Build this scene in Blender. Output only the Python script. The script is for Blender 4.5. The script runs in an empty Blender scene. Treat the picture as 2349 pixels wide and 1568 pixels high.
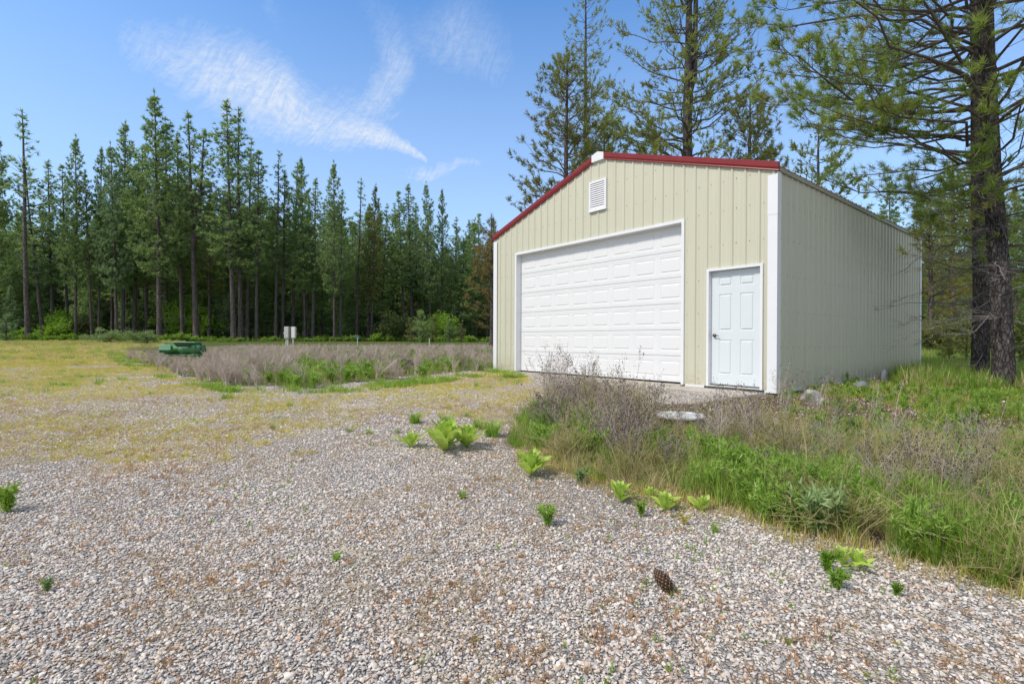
import bpy, bmesh, math, random
import numpy as np
from mathutils import Matrix, Vector
SC = bpy.context.scene
COL = SC.collection
R = math.radians
rng = np.random.default_rng(11)
random.seed(5)

# ------------------------------------------------------------------ camera
EYE = 1.2
F, CX, CY = 1162.3, 1174.5, 784.1            # focal length and centre in units of a 2349 px wide picture
PIT, ROL = -0.0033, 0.0042
cam_d = bpy.data.cameras.new('camera')
cam_d.sensor_width = 36.0
cam_d.lens = F / 2349.0 * 36.0
cam_d.clip_end = 3000
cam_d.clip_start = 0.05
cam = bpy.data.objects.new('camera', cam_d)
COL.objects.link(cam)
R0 = Vector((1, 0, 0)); U0 = Vector((0, -math.sin(PIT), math.cos(PIT))); FW = Vector((0, math.cos(PIT), math.sin(PIT)))
RR = R0 * math.cos(ROL) + U0 * math.sin(ROL); UU = -R0 * math.sin(ROL) + U0 * math.cos(ROL)
cam.matrix_world = Matrix(((RR.x, UU.x, -FW.x, 0), (RR.y, UU.y, -FW.y, 0), (RR.z, UU.z, -FW.z, EYE), (0, 0, 0, 1)))
SC.camera = cam
nRR, nUU, nFW = np.array(RR), np.array(UU), np.array(FW)
def proj(P):
    P = np.atleast_2d(P) - np.array((0, 0, EYE))
    d = P @ nFW
    d = np.where(d < .05, .05, d)
    return CX + F * (P @ nRR) / d, CY - F * (P @ nUU) / d
def ray(px, py):
    d = nFW + nRR * ((px - CX) / F) - nUU * ((py - CY) / F)
    return d / d[1]
def at(px, Y):                                # point straight above/below pixel column at depth Y
    d = ray(px, CY); return d[0] * Y
# ------------------------------------------------------------------ light
SUN_AZ, SUN_EL = 238.0, 49.0
world = bpy.data.worlds.new('World'); SC.world = world; world.use_nodes = True
sun_d = bpy.data.lights.new('sun', 'SUN'); sun_d.energy = 2.3; sun_d.angle = R(7); sun_d.color = (1.0, .92, .82)
sun = bpy.data.objects.new('sun', sun_d); COL.objects.link(sun)
sdir = Vector((math.sin(R(SUN_AZ)) * math.cos(R(SUN_EL)), math.cos(R(SUN_AZ)) * math.cos(R(SUN_EL)), math.sin(R(SUN_EL))))
sun.rotation_euler = sdir.to_track_quat('Z', 'Y').to_euler()
SC.view_settings.view_transform = 'Standard'; SC.view_settings.look = 'None'
SC.view_settings.exposure = 0.45; SC.view_settings.gamma = 1.0
SC.render.film_transparent = False
SC.cycles.max_bounces = 6; SC.cycles.diffuse_bounces = 3; SC.cycles.transmission_bounces = 3

class NT:
    def __init__(s, tree): s.t = tree; s.n = tree.nodes; s.L = tree.links.new
    def put(s, sock, v):
        if isinstance(v, (int, float)): sock.default_value = v
        elif isinstance(v, (tuple, list)):
            v = tuple(v)
            if len(v) == 3 and len(sock.default_value) == 4: v = v + (1,)
            sock.default_value = v
        elif v is not None: s.L(v, sock)
    def m(s, op, a, b=None, c=None, clamp=False):
        n = s.n.new('ShaderNodeMath'); n.operation = op; n.use_clamp = clamp
        for i, v in enumerate((a, b, c)):
            if v is not None: s.put(n.inputs[i], v)
        return n.outputs[0]
    def mix(s, f, a, b, bt='MIX'):
        n = s.n.new('ShaderNodeMix'); n.data_type = 'RGBA'; n.blend_type = bt
        s.put(n.inputs[0], f); s.put(n.inputs[6], a); s.put(n.inputs[7], b); return n.outputs[2]
    def noise(s, vec, scale, detail=3, rough=.55, dist=0.0):
        n = s.n.new('ShaderNodeTexNoise'); n.inputs['Scale'].default_value = scale
        n.inputs['Detail'].default_value = detail; n.inputs['Roughness'].default_value = rough; n.inputs['Distortion'].default_value = dist
        if vec is not None: s.L(vec, n.inputs['Vector'])
        return n.outputs[0]
    def vor(s, vec, scale, feat='F1', out=0):
        n = s.n.new('ShaderNodeTexVoronoi'); n.feature = feat; n.inputs['Scale'].default_value = scale
        if vec is not None: s.L(vec, n.inputs['Vector'])
        return n.outputs[out]
    def ramp(s, f, stops, interp='LINEAR'):
        n = s.n.new('ShaderNodeValToRGB'); n.color_ramp.interpolation = interp
        e = n.color_ramp.elements
        while len(e) < len(stops): e.new(.5)
        for i, (p, c) in enumerate(stops):
            e[i].position = p; e[i].color = tuple(c) + (1,) if len(c) == 3 else c
        s.put(n.inputs[0], f); return n.outputs[0]
    def mr(s, v, a, b, c=0.0, d=1.0):
        n = s.n.new('ShaderNodeMapRange'); n.clamp = True
        for i, x in enumerate((v, a, b, c, d)): s.put(n.inputs[i], x)
        return n.outputs[0]
    def scale(s, vec, xyz):
        n = s.n.new('ShaderNodeVectorMath'); n.operation = 'MULTIPLY'; s.L(vec, n.inputs[0]); n.inputs[1].default_value = xyz; return n.outputs[0]
    def pos(s): return s.n.new('ShaderNodeNewGeometry').outputs['Position']
    def obj(s): return s.n.new('ShaderNodeTexCoord').outputs['Object']
    def rnd(s): return s.n.new('ShaderNodeObjectInfo').outputs['Random']
    def attr(s, name, out=0):
        n = s.n.new('ShaderNodeAttribute'); n.attribute_name = name; return n.outputs[out]

# ------------------------------------------------------------------ sky with a layer of cirrus
def build_sky():
    w = NT(world.node_tree); bg = w.n['Background']
    sky = w.n.new('ShaderNodeTexSky'); sky.sky_type = 'NISHITA'; sky.sun_disc = False
    sky.sun_elevation = R(SUN_EL); sky.sun_rotation = R(SUN_AZ); sky.air_density = 1.0; sky.dust_density = .6; sky.ozone_density = 2.5
    tc = w.n.new('ShaderNodeTexCoord').outputs['Generated']
    sx = w.n.new('ShaderNodeSeparateXYZ'); w.L(tc, sx.inputs[0]); X, Y, Z = sx.outputs
    az = w.m('ARCTAN2', X, Y); el = w.m('ARCSINE', Z)
    cb = w.n.new('ShaderNodeCombineXYZ'); w.L(az, cb.inputs[0]); w.L(el, cb.inputs[1]); p0 = cb.outputs[0]
    nz = w.n.new('ShaderNodeTexNoise'); nz.inputs['Scale'].default_value = 7; nz.inputs['Detail'].default_value = 3; w.L(p0, nz.inputs['Vector'])
    wv = w.n.new('ShaderNodeVectorMath'); wv.operation = 'SUBTRACT'; w.L(nz.outputs[1], wv.inputs[0]); wv.inputs[1].default_value = (.5, .5, .5)
    ws = w.n.new('ShaderNodeVectorMath'); ws.operation = 'SCALE'; w.L(wv.outputs[0], ws.inputs[0]); ws.inputs[3].default_value = .07
    wa = w.n.new('ShaderNodeVectorMath'); wa.operation = 'ADD'; w.L(p0, wa.inputs[0]); w.L(ws.outputs[0], wa.inputs[1]); p = wa.outputs[0]
    def ae(px, py):
        d = ray(px, py); d = d / np.linalg.norm(d); return (math.atan2(d[0], d[1]), math.asin(d[2]))
    streaks = [  # pixel path of each wisp, half width (px) and strength at both ends
        [(200, 60, 45, .05), (340, 105, 60, .42), (470, 160, 75, .72), (590, 215, 75, .8), (700, 258, 62, .8), (800, 285, 55, .85), (900, 322, 26, 1.0), (985, 355, 7, .9)],
        [(640, 268, 14, .3), (760, 318, 12, .5), (880, 340, 10, .5), (940, 350, 6, .3)], [(420, 215, 20, .12), (560, 262, 14, .3), (700, 305, 10, .3)], [(760, 250, 14, .3), (850, 300, 12, .5), (940, 340, 8, .5)],
        [(700, 258, 75, .45), (800, 248, 60, .5), (862, 225, 48, .55), (920, 160, 42, .5), (915, 95, 50, .32), (860, 15, 55, .12)],
        [(845, 275, 22, .45), (905, 262, 18, .4), (945, 235, 12, .15)],
        [(930, 100, 60, .15), (1050, 90, 75, .36), (1130, 140, 60, .3), (1170, 165, 30, .05)],
        [(1130, 130, 40, .12), (1075, 200, 22, .12), (1040, 225, 14, .0)],
        [(120, 160, 35, .05), (170, 215, 50, .26), (260, 260, 55, .22), (330, 285, 40, .03)],
        [(610, -20, 30, .2), (632, 60, 24, .18), (645, 110, 8, .03)],
        [(880, 395, 18, .3), (980, 390, 24, .75), (1050, 375, 20, .65), (1160, 395, 14, .1)],
        [(40, 284, 5, .3), (140, 294, 8, .5), (260, 308, 6, .35)],
        [(560, 312, 10, .2), (670, 330, 7, .12)], [(1120, 470, 30, .2), (1300, 520, 40, .3)],
        [(2000, 200, 60, .15), (2250, 330, 70, .2)]]
    tot = None
    for st in streaks:
        for i in range(len(st) - 1):
            a, b = st[i], st[i + 1]
            A, B = ae(a[0], a[1]), ae(b[0], b[1]); ba = (B[0] - A[0], B[1] - A[1]); bb = ba[0] ** 2 + ba[1] ** 2
            sp = w.n.new('ShaderNodeSeparateXYZ'); w.L(p, sp.inputs[0])
            dx = w.m('SUBTRACT', sp.outputs[0], A[0]); dy = w.m('SUBTRACT', sp.outputs[1], A[1])
            h = w.m('DIVIDE', w.m('ADD', w.m('MULTIPLY', dx, ba[0]), w.m('MULTIPLY', dy, ba[1])), bb, clamp=True)
            ex = w.m('SUBTRACT', dx, w.m('MULTIPLY', h, ba[0])); ey = w.m('SUBTRACT', dy, w.m('MULTIPLY', h, ba[1]))
            d = w.m('SQRT', w.m('ADD', w.m('MULTIPLY', ex, ex), w.m('MULTIPLY', ey, ey)))
            wd = w.m('MULTIPLY_ADD', h, (b[2] - a[2]) / F, a[2] / F)
            k = w.m('DIVIDE', d, wd)
            k = w.m('EXPONENT', w.m('MULTIPLY', w.m('MULTIPLY', k, k), -1.1))
            k = w.m('MULTIPLY', k, w.m('MULTIPLY_ADD', h, b[3] - a[3], a[3]))
            tot = k if tot is None else w.m('MAXIMUM', tot, k)
    rot = w.n.new('ShaderNodeMapping'); rot.inputs['Rotation'].default_value = (0, 0, R(-52)); rot.inputs['Scale'].default_value = (1, 1, 1)
    w.L(p, rot.inputs[0])
    fib = w.noise(w.scale(rot.outputs[0], (22, 110, 1)), 1.0, 8, .72, 1.2)
    fib2 = w.noise(w.scale(p, (60, 150, 1)), 1.0, 4, .6)
    big = w.noise(p, 5.0, 4, .6)
    # thin wisps elsewhere in the sky, so that it goes on beyond the frame
    ab = w.m('ABSOLUTE', w.m('ADD', az, 0.0))
    els = w.m('MULTIPLY', w.mr(w.noise(w.scale(p, (1.6, 4, 1)), 1.0, 4), .52, .75), w.mr(ab, .85, 1.2, 0.0, .5))
    tot = w.m('MAXIMUM', tot, els)
    tex = w.mr(fib, .35, .64, .62, 1.12); tex = w.m('MULTIPLY', tex, w.mr(fib2, .3, .65, .75, 1.12)); tex = w.m('MULTIPLY', tex, w.mr(big, .3, .6, .75, 1.1))
    f = w.m('MAXIMUM', w.m('MULTIPLY', tot, tex, clamp=True), w.m('MULTIPLY', w.mr(el, .62, .0), .66))
    tint = w.mix(1.0, sky.outputs[0], SKYTINT, 'MULTIPLY')
    fill_veil = w.m('MAXIMUM', w.mr(ab, .85, 1.25), w.mr(el, .75, 1.15)); fill_veil = w.m('MULTIPLY', fill_veil, w.mr(w.noise(p, 2.2, 5, .6), .3, .7, .40, .80))  # veil added to the unseen sky to warm the ambient light
    tint = w.mix(fill_veil, tint, FILL_VEIL)
    cloud = w.mix(f, tint, CLOUD)
    w.L(cloud, bg.inputs[0]); bg.inputs[1].default_value = SKYSTR
SKYTINT = (.82, 1.33, 1.70); FILL_VEIL = (4.3, 3.75, 2.95); CLOUD = (4.9, 5.5, 6.4); SKYSTR = .11
build_sky()

# ------------------------------------------------------------------ helpers
TY = np.array([-60, -5, 2, 5, 8, 10, 14, 20, 30, 41, 60, 100, 160, 400, 2000.])
TZ = np.array([0, 0, 0, .12, .30, .325, .345, .5, .76, 1.02, 1.08, 1.3, 4.5, 16, 60.])
def ground_z(x, y):
    x = np.asarray(x, float); y = np.asarray(y, float)
    z = sum(np.interp(y + o, TY, TZ) for o in (-.8, -.4, 0, .4, .8)) / 5
    z = z + .022 * np.sin(x * .9 + 1.3 * np.sin(y * .5)) * np.sin(y * .8 + .4 * x) * np.clip(y / 5, .2, 1)
    return z
def hit(px, py):                               # where the view ray through a pixel meets the ground
    d = ray(px, py); t = np.linspace(1, 120, 12000)
    z = EYE + d[2] * t
    g = ground_z(d[0] * t, t)
    i = np.argmax(z <= g)
    if z[i] > g[i]: i = len(t) - 1
    return Vector((d[0] * t[i], t[i], float(g[i])))
def vnoise(x, y, s=1.0, seed=0, oct=3):
    tot = 0; amp = 1; nrm = 0
    for o in range(oct):
        X = np.asarray(x) * s * 2 ** o + 17.3 * seed + 1000; Y = np.asarray(y) * s * 2 ** o + 9.1 * seed + 1000
        i = np.floor(X).astype(np.int64); j = np.floor(Y).astype(np.int64); u = X - i; v = Y - j
        u = u * u * (3 - 2 * u); v = v * v * (3 - 2 * v)
        def h(a, b):
            n = (a * 374761393 + b * 668265263 + seed * 144269 + o * 7919) & 0x7fffffff
            n = ((n ^ (n >> 13)) * 1274126177) & 0x7fffffff
            return ((n ^ (n >> 16)) & 0xffff) / 65535.
        tot = tot + amp * ((h(i, j) * (1 - u) + h(i + 1, j) * u) * (1 - v) + (h(i, j + 1) * (1 - u) + h(i + 1, j + 1) * u) * v)
        nrm += amp; amp *= .5
    return tot / nrm
def inpoly(px, py, poly):
    px = np.asarray(px); py = np.asarray(py); r = np.zeros(px.shape, bool); n = len(poly)
    for i in range(n):
        x0, y0 = poly[i]; x1, y1 = poly[(i + 1) % n]
        if y0 == y1: continue
        c = ((y0 > py) != (y1 > py)) & (px < (x1 - x0) * (py - y0) / (y1 - y0) + x0)
        r ^= c
    return r
def mk(name, verts, faces, mats=None, parent=None, smooth=False, link=True, mi=None):
    me = bpy.data.meshes.new(name)
    if isinstance(verts, np.ndarray): verts = verts.tolist()
    if isinstance(faces, np.ndarray): faces = faces.tolist()
    me.from_pydata(verts, [], faces)
    if mats is not None:
        for m in (mats if isinstance(mats, (list, tuple)) else [mats]): me.materials.append(m)
    if mi is not None: me.polygons.foreach_set('material_index', mi)
    if smooth: me.polygons.foreach_set('use_smooth', [True] * len(me.polygons))
    o = bpy.data.objects.new(name, me)
    if link: COL.objects.link(o)
    if parent: o.parent = parent
    return o
def empty(name, loc, rz=0.0, rot=None):
    o = bpy.data.objects.new(name, None); COL.objects.link(o); o.location = loc
    o.rotation_euler = rot if rot else (0, 0, rz); o.empty_display_size = .3; return o
def tag(o, label=None, cat=None, group=None, kind=None):
    if label: o['label'] = label
    if cat: o['category'] = cat
    if group: o['group'] = group
    if kind: o['kind'] = kind
    return o
def copy_tree(o, parent=None):
    c = o.copy(); COL.objects.link(c)
    if parent: c.parent = parent
    for ch in [x for x in o.children]: copy_tree(ch, c)
    return c
class MB:
    def __init__(s): s.v = []; s.f = []; s.mi = []
    def add(s, v, f, m=0):
        n = len(s.v); s.v += [tuple(map(float, q)) for q in v]; s.f += [tuple(int(i) + n for i in q) for q in f]; s.mi += [m] * len(f)
    def box(s, x0, x1, y0, y1, z0, z1, m=0, b=0.0):
        if b:
            s.cbox(x0, x1, y0, y1, z0, z1, m, b); return
        v = [(x, y, z) for z in (z0, z1) for y in (y0, y1) for x in (x0, x1)]
        s.add(v, [(0, 2, 3, 1), (4, 5, 7, 6), (0, 1, 5, 4), (2, 6, 7, 3), (0, 4, 6, 2), (1, 3, 7, 5)], m)
    def cbox(s, x0, x1, y0, y1, z0, z1, m, b):
        bm = bmesh.new(); bmesh.ops.create_cube(bm, size=1)
        for q in bm.verts: q.co = Vector(((x0 + x1) / 2 + q.co.x * (x1 - x0), (y0 + y1) / 2 + q.co.y * (y1 - y0), (z0 + z1) / 2 + q.co.z * (z1 - z0)))
        bmesh.ops.bevel(bm, geom=bm.edges[:], offset=b, segments=2, affect='EDGES', profile=.5)
        bm.verts.index_update(); s.add([q.co for q in bm.verts], [[q.index for q in f.verts] for f in bm.faces], m); bm.free()
    def cyl(s, a, b, r0, r1=None, n=12, m=0, cap=True):
        a = Vector(a); b = Vector(b); r1 = r0 if r1 is None else r1
        d = (b - a).normalized(); u = d.orthogonal().normalized(); w = d.cross(u)
        v = []; 
        for P, r in ((a, r0), (b, r1)):
            for i in range(n):
                t = 2 * math.pi * i / n; v.append(P + (u * math.cos(t) + w * math.sin(t)) * r)
        f = [(i, (i + 1) % n, n + (i + 1) % n, n + i) for i in range(n)]
        if cap: f += [tuple(range(n))[::-1], tuple(range(n, 2 * n))]
        s.add(v, f, m)
    def build(s, name, mats, parent=None, smooth=False, link=True): return mk(name, s.v, s.f, mats, parent, smooth, link, s.mi)

def new_mat(name):
    m = bpy.data.materials.new(name); m.use_nodes = True; w = NT(m.node_tree); return m, w, w.n['Principled BSDF']
def simple(name, col, rough=.6, var=.08, nscale=6, bump=0.0, bscale=60, metal=0.0, spec=.4, dirt=None):
    m, w, b = new_mat(name)
    o = w.obj(); n = w.noise(o, nscale, 5)
    c = w.mix(w.mr(n, .3, .7), tuple(x * (1 - var) for x in col), tuple(min(1, x * (1 + var)) for x in col))
    if dirt:
        c = w.mix(w.mr(w.noise(o, dirt[1], 6, .65), dirt[2], dirt[3]), c, dirt[0])
    w.L(c, b.inputs['Base Color']); b.inputs['Roughness'].default_value = rough; b.inputs['Metallic'].default_value = metal
    b.inputs['Specular IOR Level'].default_value = spec
    if bump:
        bp = w.n.new('ShaderNodeBump'); bp.inputs['Strength'].default_value = bump; bp.inputs['Distance'].default_value = .01
        w.L(w.noise(o, bscale, 4), bp.inputs['Height']); w.L(bp.outputs[0], b.inputs['Normal'])
    return m
def leafy(name, c0, c1, trans=.25, rand=.35, nscale=.0, c2=None, rough=.6):
    """foliage: colour between c0 and c1 by object random and position noise, part translucent"""
    m = bpy.data.materials.new(name); m.use_nodes = True; w = NT(m.node_tree); w.n.remove(w.n['Principled BSDF'])
    out = w.n['Material Output']; r = w.rnd()
    f = w.mr(w.noise(w.pos(), nscale or 3.0, 3, .6), .3, .7)
    c = w.mix(f, c0, c1)
    if c2: c = w.mix(w.mr(w.noise(w.pos(), (nscale or 3.0) * .37, 3), .55, .7), c, c2)
    c = w.mix(w.mr(r, 0, 1, 0, rand), c, tuple(x * .45 for x in c0))
    d = w.n.new('ShaderNodeBsdfDiffuse'); w.L(c, d.inputs[0])
    t = w.n.new('ShaderNodeBsdfTranslucent'); w.L(w.mix(.4, c, (c1[0] * 1.5, c1[1] * 1.6, c1[2])), t.inputs[0])
    mx = w.n.new('ShaderNodeMixShader'); mx.inputs[0].default_value = trans; w.L(d.outputs[0], mx.inputs[1]); w.L(t.outputs[0], mx.inputs[2])
    g = w.n.new('ShaderNodeBsdfGlossy'); g.inputs['Roughness'].default_value = .45; g.inputs[0].default_value = (.9, .95, 1, 1)
    m2 = w.n.new('ShaderNodeMixShader'); m2.inputs[0].default_value = .03; w.L(mx.outputs[0], m2.inputs[1]); w.L(g.outputs[0], m2.inputs[2])
    w.L(m2.outputs[0], out.inputs[0]); return m

# scatter instances (stuff) from numpy arrays; prototypes live outside the scene
NCOL = [0]
def scatter(name, protos, P, rot, scl, idx, label, cat):
    NCOL[0] += 1
    c = bpy.data.collections.new('proto_%02d' % NCOL[0])
    for i, o in enumerate(protos): o.name = 'k%02d_%02d' % (NCOL[0], i); c.objects.link(o)
    me = bpy.data.meshes.new(name); n = len(P); me.vertices.add(n)
    me.vertices.foreach_set('co', np.asarray(P, np.float32).ravel())
    a = me.attributes.new('rot', 'FLOAT_VECTOR', 'POINT'); a.data.foreach_set('vector', np.asarray(rot, np.float32).ravel())
    a = me.attributes.new('scl', 'FLOAT_VECTOR', 'POINT'); a.data.foreach_set('vector', np.asarray(scl, np.float32).ravel())
    a = me.attributes.new('idx', 'INT', 'POINT'); a.data.foreach_set('value', np.asarray(idx, np.int32))
    o = bpy.data.objects.new(name, me); COL.objects.link(o)
    ng = bpy.data.node_groups.new(name + '_nodes', 'GeometryNodeTree')
    ng.interface.new_socket('Geometry', in_out='INPUT', socket_type='NodeSocketGeometry')
    ng.interface.new_socket('Geometry', in_out='OUTPUT', socket_type='NodeSocketGeometry')
    N = ng.nodes.new; L = ng.links.new
    gi, go, ip, ci = N('NodeGroupInput'), N('NodeGroupOutput'), N('GeometryNodeInstanceOnPoints'), N('GeometryNodeCollectionInfo')
    ci.inputs[0].default_value = c; ci.inputs['Separate Children'].default_value = True; ip.inputs['Pick Instance'].default_value = True
    def na(nm, tp):
        q = N('GeometryNodeInputNamedAttribute'); q.data_type = tp; q.inputs[0].default_value = nm; return q.outputs[0]
    L(gi.outputs[0], ip.inputs['Points']); L(ci.outputs[0], ip.inputs['Instance'])
    L(na('idx', 'INT'), ip.inputs['Instance Index']); L(na('scl', 'FLOAT_VECTOR'), ip.inputs['Scale'])
    try:
        e = N('FunctionNodeEulerToRotation'); L(na('rot', 'FLOAT_VECTOR'), e.inputs[0]); L(e.outputs[0], ip.inputs['Rotation'])
    except Exception: L(na('rot', 'FLOAT_VECTOR'), ip.inputs['Rotation'])
    L(ip.outputs[0], go.inputs[0]); o.modifiers.new('scatter', 'NODES').node_group = ng
    return tag(o, label, cat, kind='stuff')

# numpy geometry makers -------------------------------------------------
def unit(v): return v / np.maximum(np.linalg.norm(v, axis=-1, keepdims=True), 1e-9)
def tufts(C, D, K, size, width, spread=.8, base=.15, g=rng):
    """K needle triangles round each centre C heading D; returns verts, faces"""
    n = len(C); size = np.broadcast_to(size, (n,))
    C = np.repeat(C, K, 0); D = np.repeat(unit(D), K, 0); S = np.repeat(size, K)[:, None]
    dr = unit(D + g.normal(size=(n * K, 3)) * spread)
    st = C - D * S * base * g.random((n * K, 1)) * 2 + g.normal(size=(n * K, 3)) * S * .06
    L = S * g.uniform(.7, 1.1, (n * K, 1)); sd = unit(np.cross(dr, g.normal(size=(n * K, 3)))) * np.asarray(width) * (S / S.mean()) * .5
    V = np.stack([st - sd, st + sd, st + dr * L], 1).reshape(-1, 3)
    return V, np.arange(len(V)).reshape(-1, 3)
def tube(P, r, n=5):
    P = np.asarray(P, float); m = len(P); r = np.broadcast_to(r, (m,))
    T = np.gradient(P, axis=0); T = unit(T); a = np.array([0, 0, 1.]) if abs(T[0][2]) < .8 else np.array([1., 0, 0])
    V = []
    for i in range(m):
        u = unit(np.cross(T[i], a)); w = np.cross(T[i], u); ang = np.arange(n) * 2 * np.pi / n
        V.append(P[i] + r[i] * (np.cos(ang)[:, None] * u + np.sin(ang)[:, None] * w))
    V = np.concatenate(V); Fc = []
    for i in range(m - 1):
        for k in range(n): Fc.append((i * n + k, i * n + (k + 1) % n, (i + 1) * n + (k + 1) % n, (i + 1) * n + k))
    return V, Fc
class Acc:
    def __init__(s): s.V = []; s.F = []; s.n = 0
    def add(s, V, Fc):
        s.V.append(np.asarray(V, float))
        if isinstance(Fc, np.ndarray): s.F += (Fc + s.n).tolist()
        else: s.F += [tuple(i + s.n for i in f) for f in Fc]
        s.n += len(V)
    def build(s, name, mat, parent=None, smooth=False, link=True):
        return mk(name, np.concatenate(s.V) if s.V else np.zeros((0, 3)), s.F, mat, parent, smooth, link)

# ------------------------------------------------------------------ materials
M = {}
def siding_mat():
    m, w, b = new_mat('siding_paint'); o = w.obj()
    st = w.noise(w.scale(o, (9, 9, .35)), 1.0, 4, .6)
    c = w.mix(w.mr(st, .3, .7), (.57, .56, .435), (.62, .61, .475))
    low = w.mr(w.n.new('ShaderNodeSeparateXYZ').outputs[2], 0, 1)
    sp = w.n.new('ShaderNodeSeparateXYZ'); w.L(o, sp.inputs[0])
    d = w.m('MULTIPLY', w.mr(sp.outputs[2], .45, .0), w.mr(w.noise(o, 5, 5, .7), .4, .75))
    c = w.mix(w.m('MULTIPLY', d, .85), c, (.34, .28, .20))
    w.L(c, b.inputs['Base Color']); b.inputs['Roughness'].default_value = .42; b.inputs['Specular IOR Level'].default_value = .45
    return m
M['siding'] = siding_mat()
M['white'] = simple('white_painted_metal', (.80, .81, .83), .4, .02, 3, dirt=((.55, .53, .5), 7, .62, .9))
M['doorw'] = simple('white_door_paint', (.78, .785, .79), .42, .015, 2, dirt=((.6, .58, .54), 4, .66, .95))
M['entry'] = simple('cool_white_door_paint', (.70, .755, .78), .38, .015, 2, dirt=((.55, .55, .52), 4, .7, .95))
M['red'] = simple('red_painted_trim', (.225, .022, .024), .38, .12, 5, dirt=((.2, .035, .03), 11, .5, .9))
M['roof'] = simple('roof_sheet_paint', (.36, .35, .27), .5, .1, 3)
M['black'] = simple('black_rubber', (.02, .02, .02), .7, .1)
M['bronze'] = simple('aged_bronze', (.16, .13, .10), .35, .15, metal=.9)
M['conc'] = simple('concrete', (.50, .46, .40), .9, .14, 4, .5, 90, dirt=((.33, .29, .24), 6, .5, .8))
M['screw'] = simple('screw_head', (.20, .19, .16), .5, .1)
M['dark'] = simple('dark_gap', (.03, .03, .03), .9, .1)
M['grey'] = simple('grey_enamel', (.52, .52, .50), .45, .05)
M['greyd'] = simple('weathered_post_wood', (.20, .17, .13), .8, .2, 12)
M['pvc'] = simple('white_pvc', (.75, .75, .73), .45, .05)
M['gplastic'] = simple('faded_green_plastic', (.02, .13, .025), .5, .35, 3, dirt=((.14, .32, .15), 2.2, .5, .6))
M['gpale'] = simple('sun_bleached_green_plastic', (.26, .46, .30), .5, .2, 4, dirt=((.05, .16, .07), 9, .6, .7))
M['lid'] = simple('chalky_white_lid', (.72, .74, .76), .6, .06, 5, .2, 40, dirt=((.42, .4, .36), 9, .55, .8))
M['blue'] = simple('blue_paint', (.05, .15, .5), .5)
def rock_mat(name, a, b_):
    m, w, b = new_mat(name); o = w.obj()
    c = w.mix(w.mr(w.noise(o, 9, 6, .7), .35, .65), a, b_)
    c = w.mix(w.mr(w.vor(o, 26), .1, .0), c, tuple(x * .4 for x in a))
    w.L(c, b.inputs['Base Color']); b.inputs['Roughness'].default_value = .9
    bp = w.n.new('ShaderNodeBump'); bp.inputs['Strength'].default_value = .7; bp.inputs['Distance'].default_value = .01
    w.L(w.noise(o, 25, 6, .7), bp.inputs['Height']); w.L(bp.outputs[0], b.inputs['Normal']); return m
M['rock'] = rock_mat('granite_rock', (.30, .29, .28), (.52, .50, .47))
M['rockd'] = rock_mat('dark_blue_grey_rock', (.13, .14, .16), (.27, .28, .30))
M['stump'] = rock_mat('weathered_wood', (.13, .11, .09), (.25, .22, .19))
def bark_mat(name, a, b_, plate, sc=1.0, bs=.8):
    m, w, b = new_mat(name); o = w.obj()
    st = w.scale(o, (7 * sc, 7 * sc, 1.8 * sc))
    n = w.noise(st, 1.6, 6, .65, .6); dn = w.n.new('ShaderNodeTexNoise'); dn.inputs['Scale'].default_value = 1.3; dn.inputs['Detail'].default_value = 5; w.L(st, dn.inputs['Vector']); dv = w.n.new('ShaderNodeVectorMath'); dv.operation = 'ADD'; w.L(w.scale(o, (20 * sc, 20 * sc, 7 * sc)), dv.inputs[0]); ds = w.n.new('ShaderNodeVectorMath'); ds.operation = 'SCALE'; w.L(dn.outputs[1], ds.inputs[0]); ds.inputs[3].default_value = 3.0; w.L(ds.outputs[0], dv.inputs[1]); v = w.vor(dv.outputs[0], 1.0, 'DISTANCE_TO_EDGE')
    c = w.mix(w.mr(n, .35, .65), a, b_); c = w.mix(w.mr(w.noise(st, 4, 5, .7), .52, .72), c, plate)
    c = w.mix(w.mr(v, .16, .0, 0, .75), c, tuple(x * .45 for x in a))
    w.L(c, b.inputs['Base Color']); b.inputs['Roughness'].default_value = .95; b.inputs['Specular IOR Level'].default_value = .2
    bp = w.n.new('ShaderNodeBump'); bp.inputs['Strength'].default_value = bs; bp.inputs['Distance'].default_value = .02
    w.L(w.m('ADD', w.mr(v, 0, .12), w.m('MULTIPLY', w.noise(st, 5, 5, .7), .6)), bp.inputs['Height']); w.L(bp.outputs[0], b.inputs['Normal']); return m
M['bark'] = bark_mat('pine_bark', (.060, .052, .052), (.15, .13, .125), (.28, .25, .25))
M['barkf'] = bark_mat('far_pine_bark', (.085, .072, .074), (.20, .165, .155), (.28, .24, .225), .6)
M['twig'] = bark_mat('twig_bark', (.10, .08, .068), (.20, .165, .14), (.26, .22, .19), 3, .2)
M['deadtwig'] = bark_mat('dead_grey_twig', (.16, .145, .135), (.30, .275, .26), (.38, .35, .33), 3, .2)
M['needle'] = leafy('pine_needles_near', (.17, .27, .05), (.38, .46, .11), .42, .25, 2.2, (.42, .36, .13))
M['needlem'] = leafy('pine_needles_middle', (.18, .23, .05), (.38, .42, .11), .42, .25, .9, (.20, .18, .06))
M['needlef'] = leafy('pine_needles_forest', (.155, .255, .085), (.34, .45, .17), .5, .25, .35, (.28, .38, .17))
M['needlebl'] = leafy('bluish_pine_needles', (.16, .27, .125), (.32, .44, .22), .5, .3, .4)
M['needleol'] = leafy('olive_pine_needles', (.16, .19, .045), (.32, .34, .10), .4, .3, .5, (.32, .24, .08))
M['needlebr'] = leafy('browning_pine_needles', (.15, .15, .045), (.34, .21, .07), .25, .2, .6, (.38, .19, .06))
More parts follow.
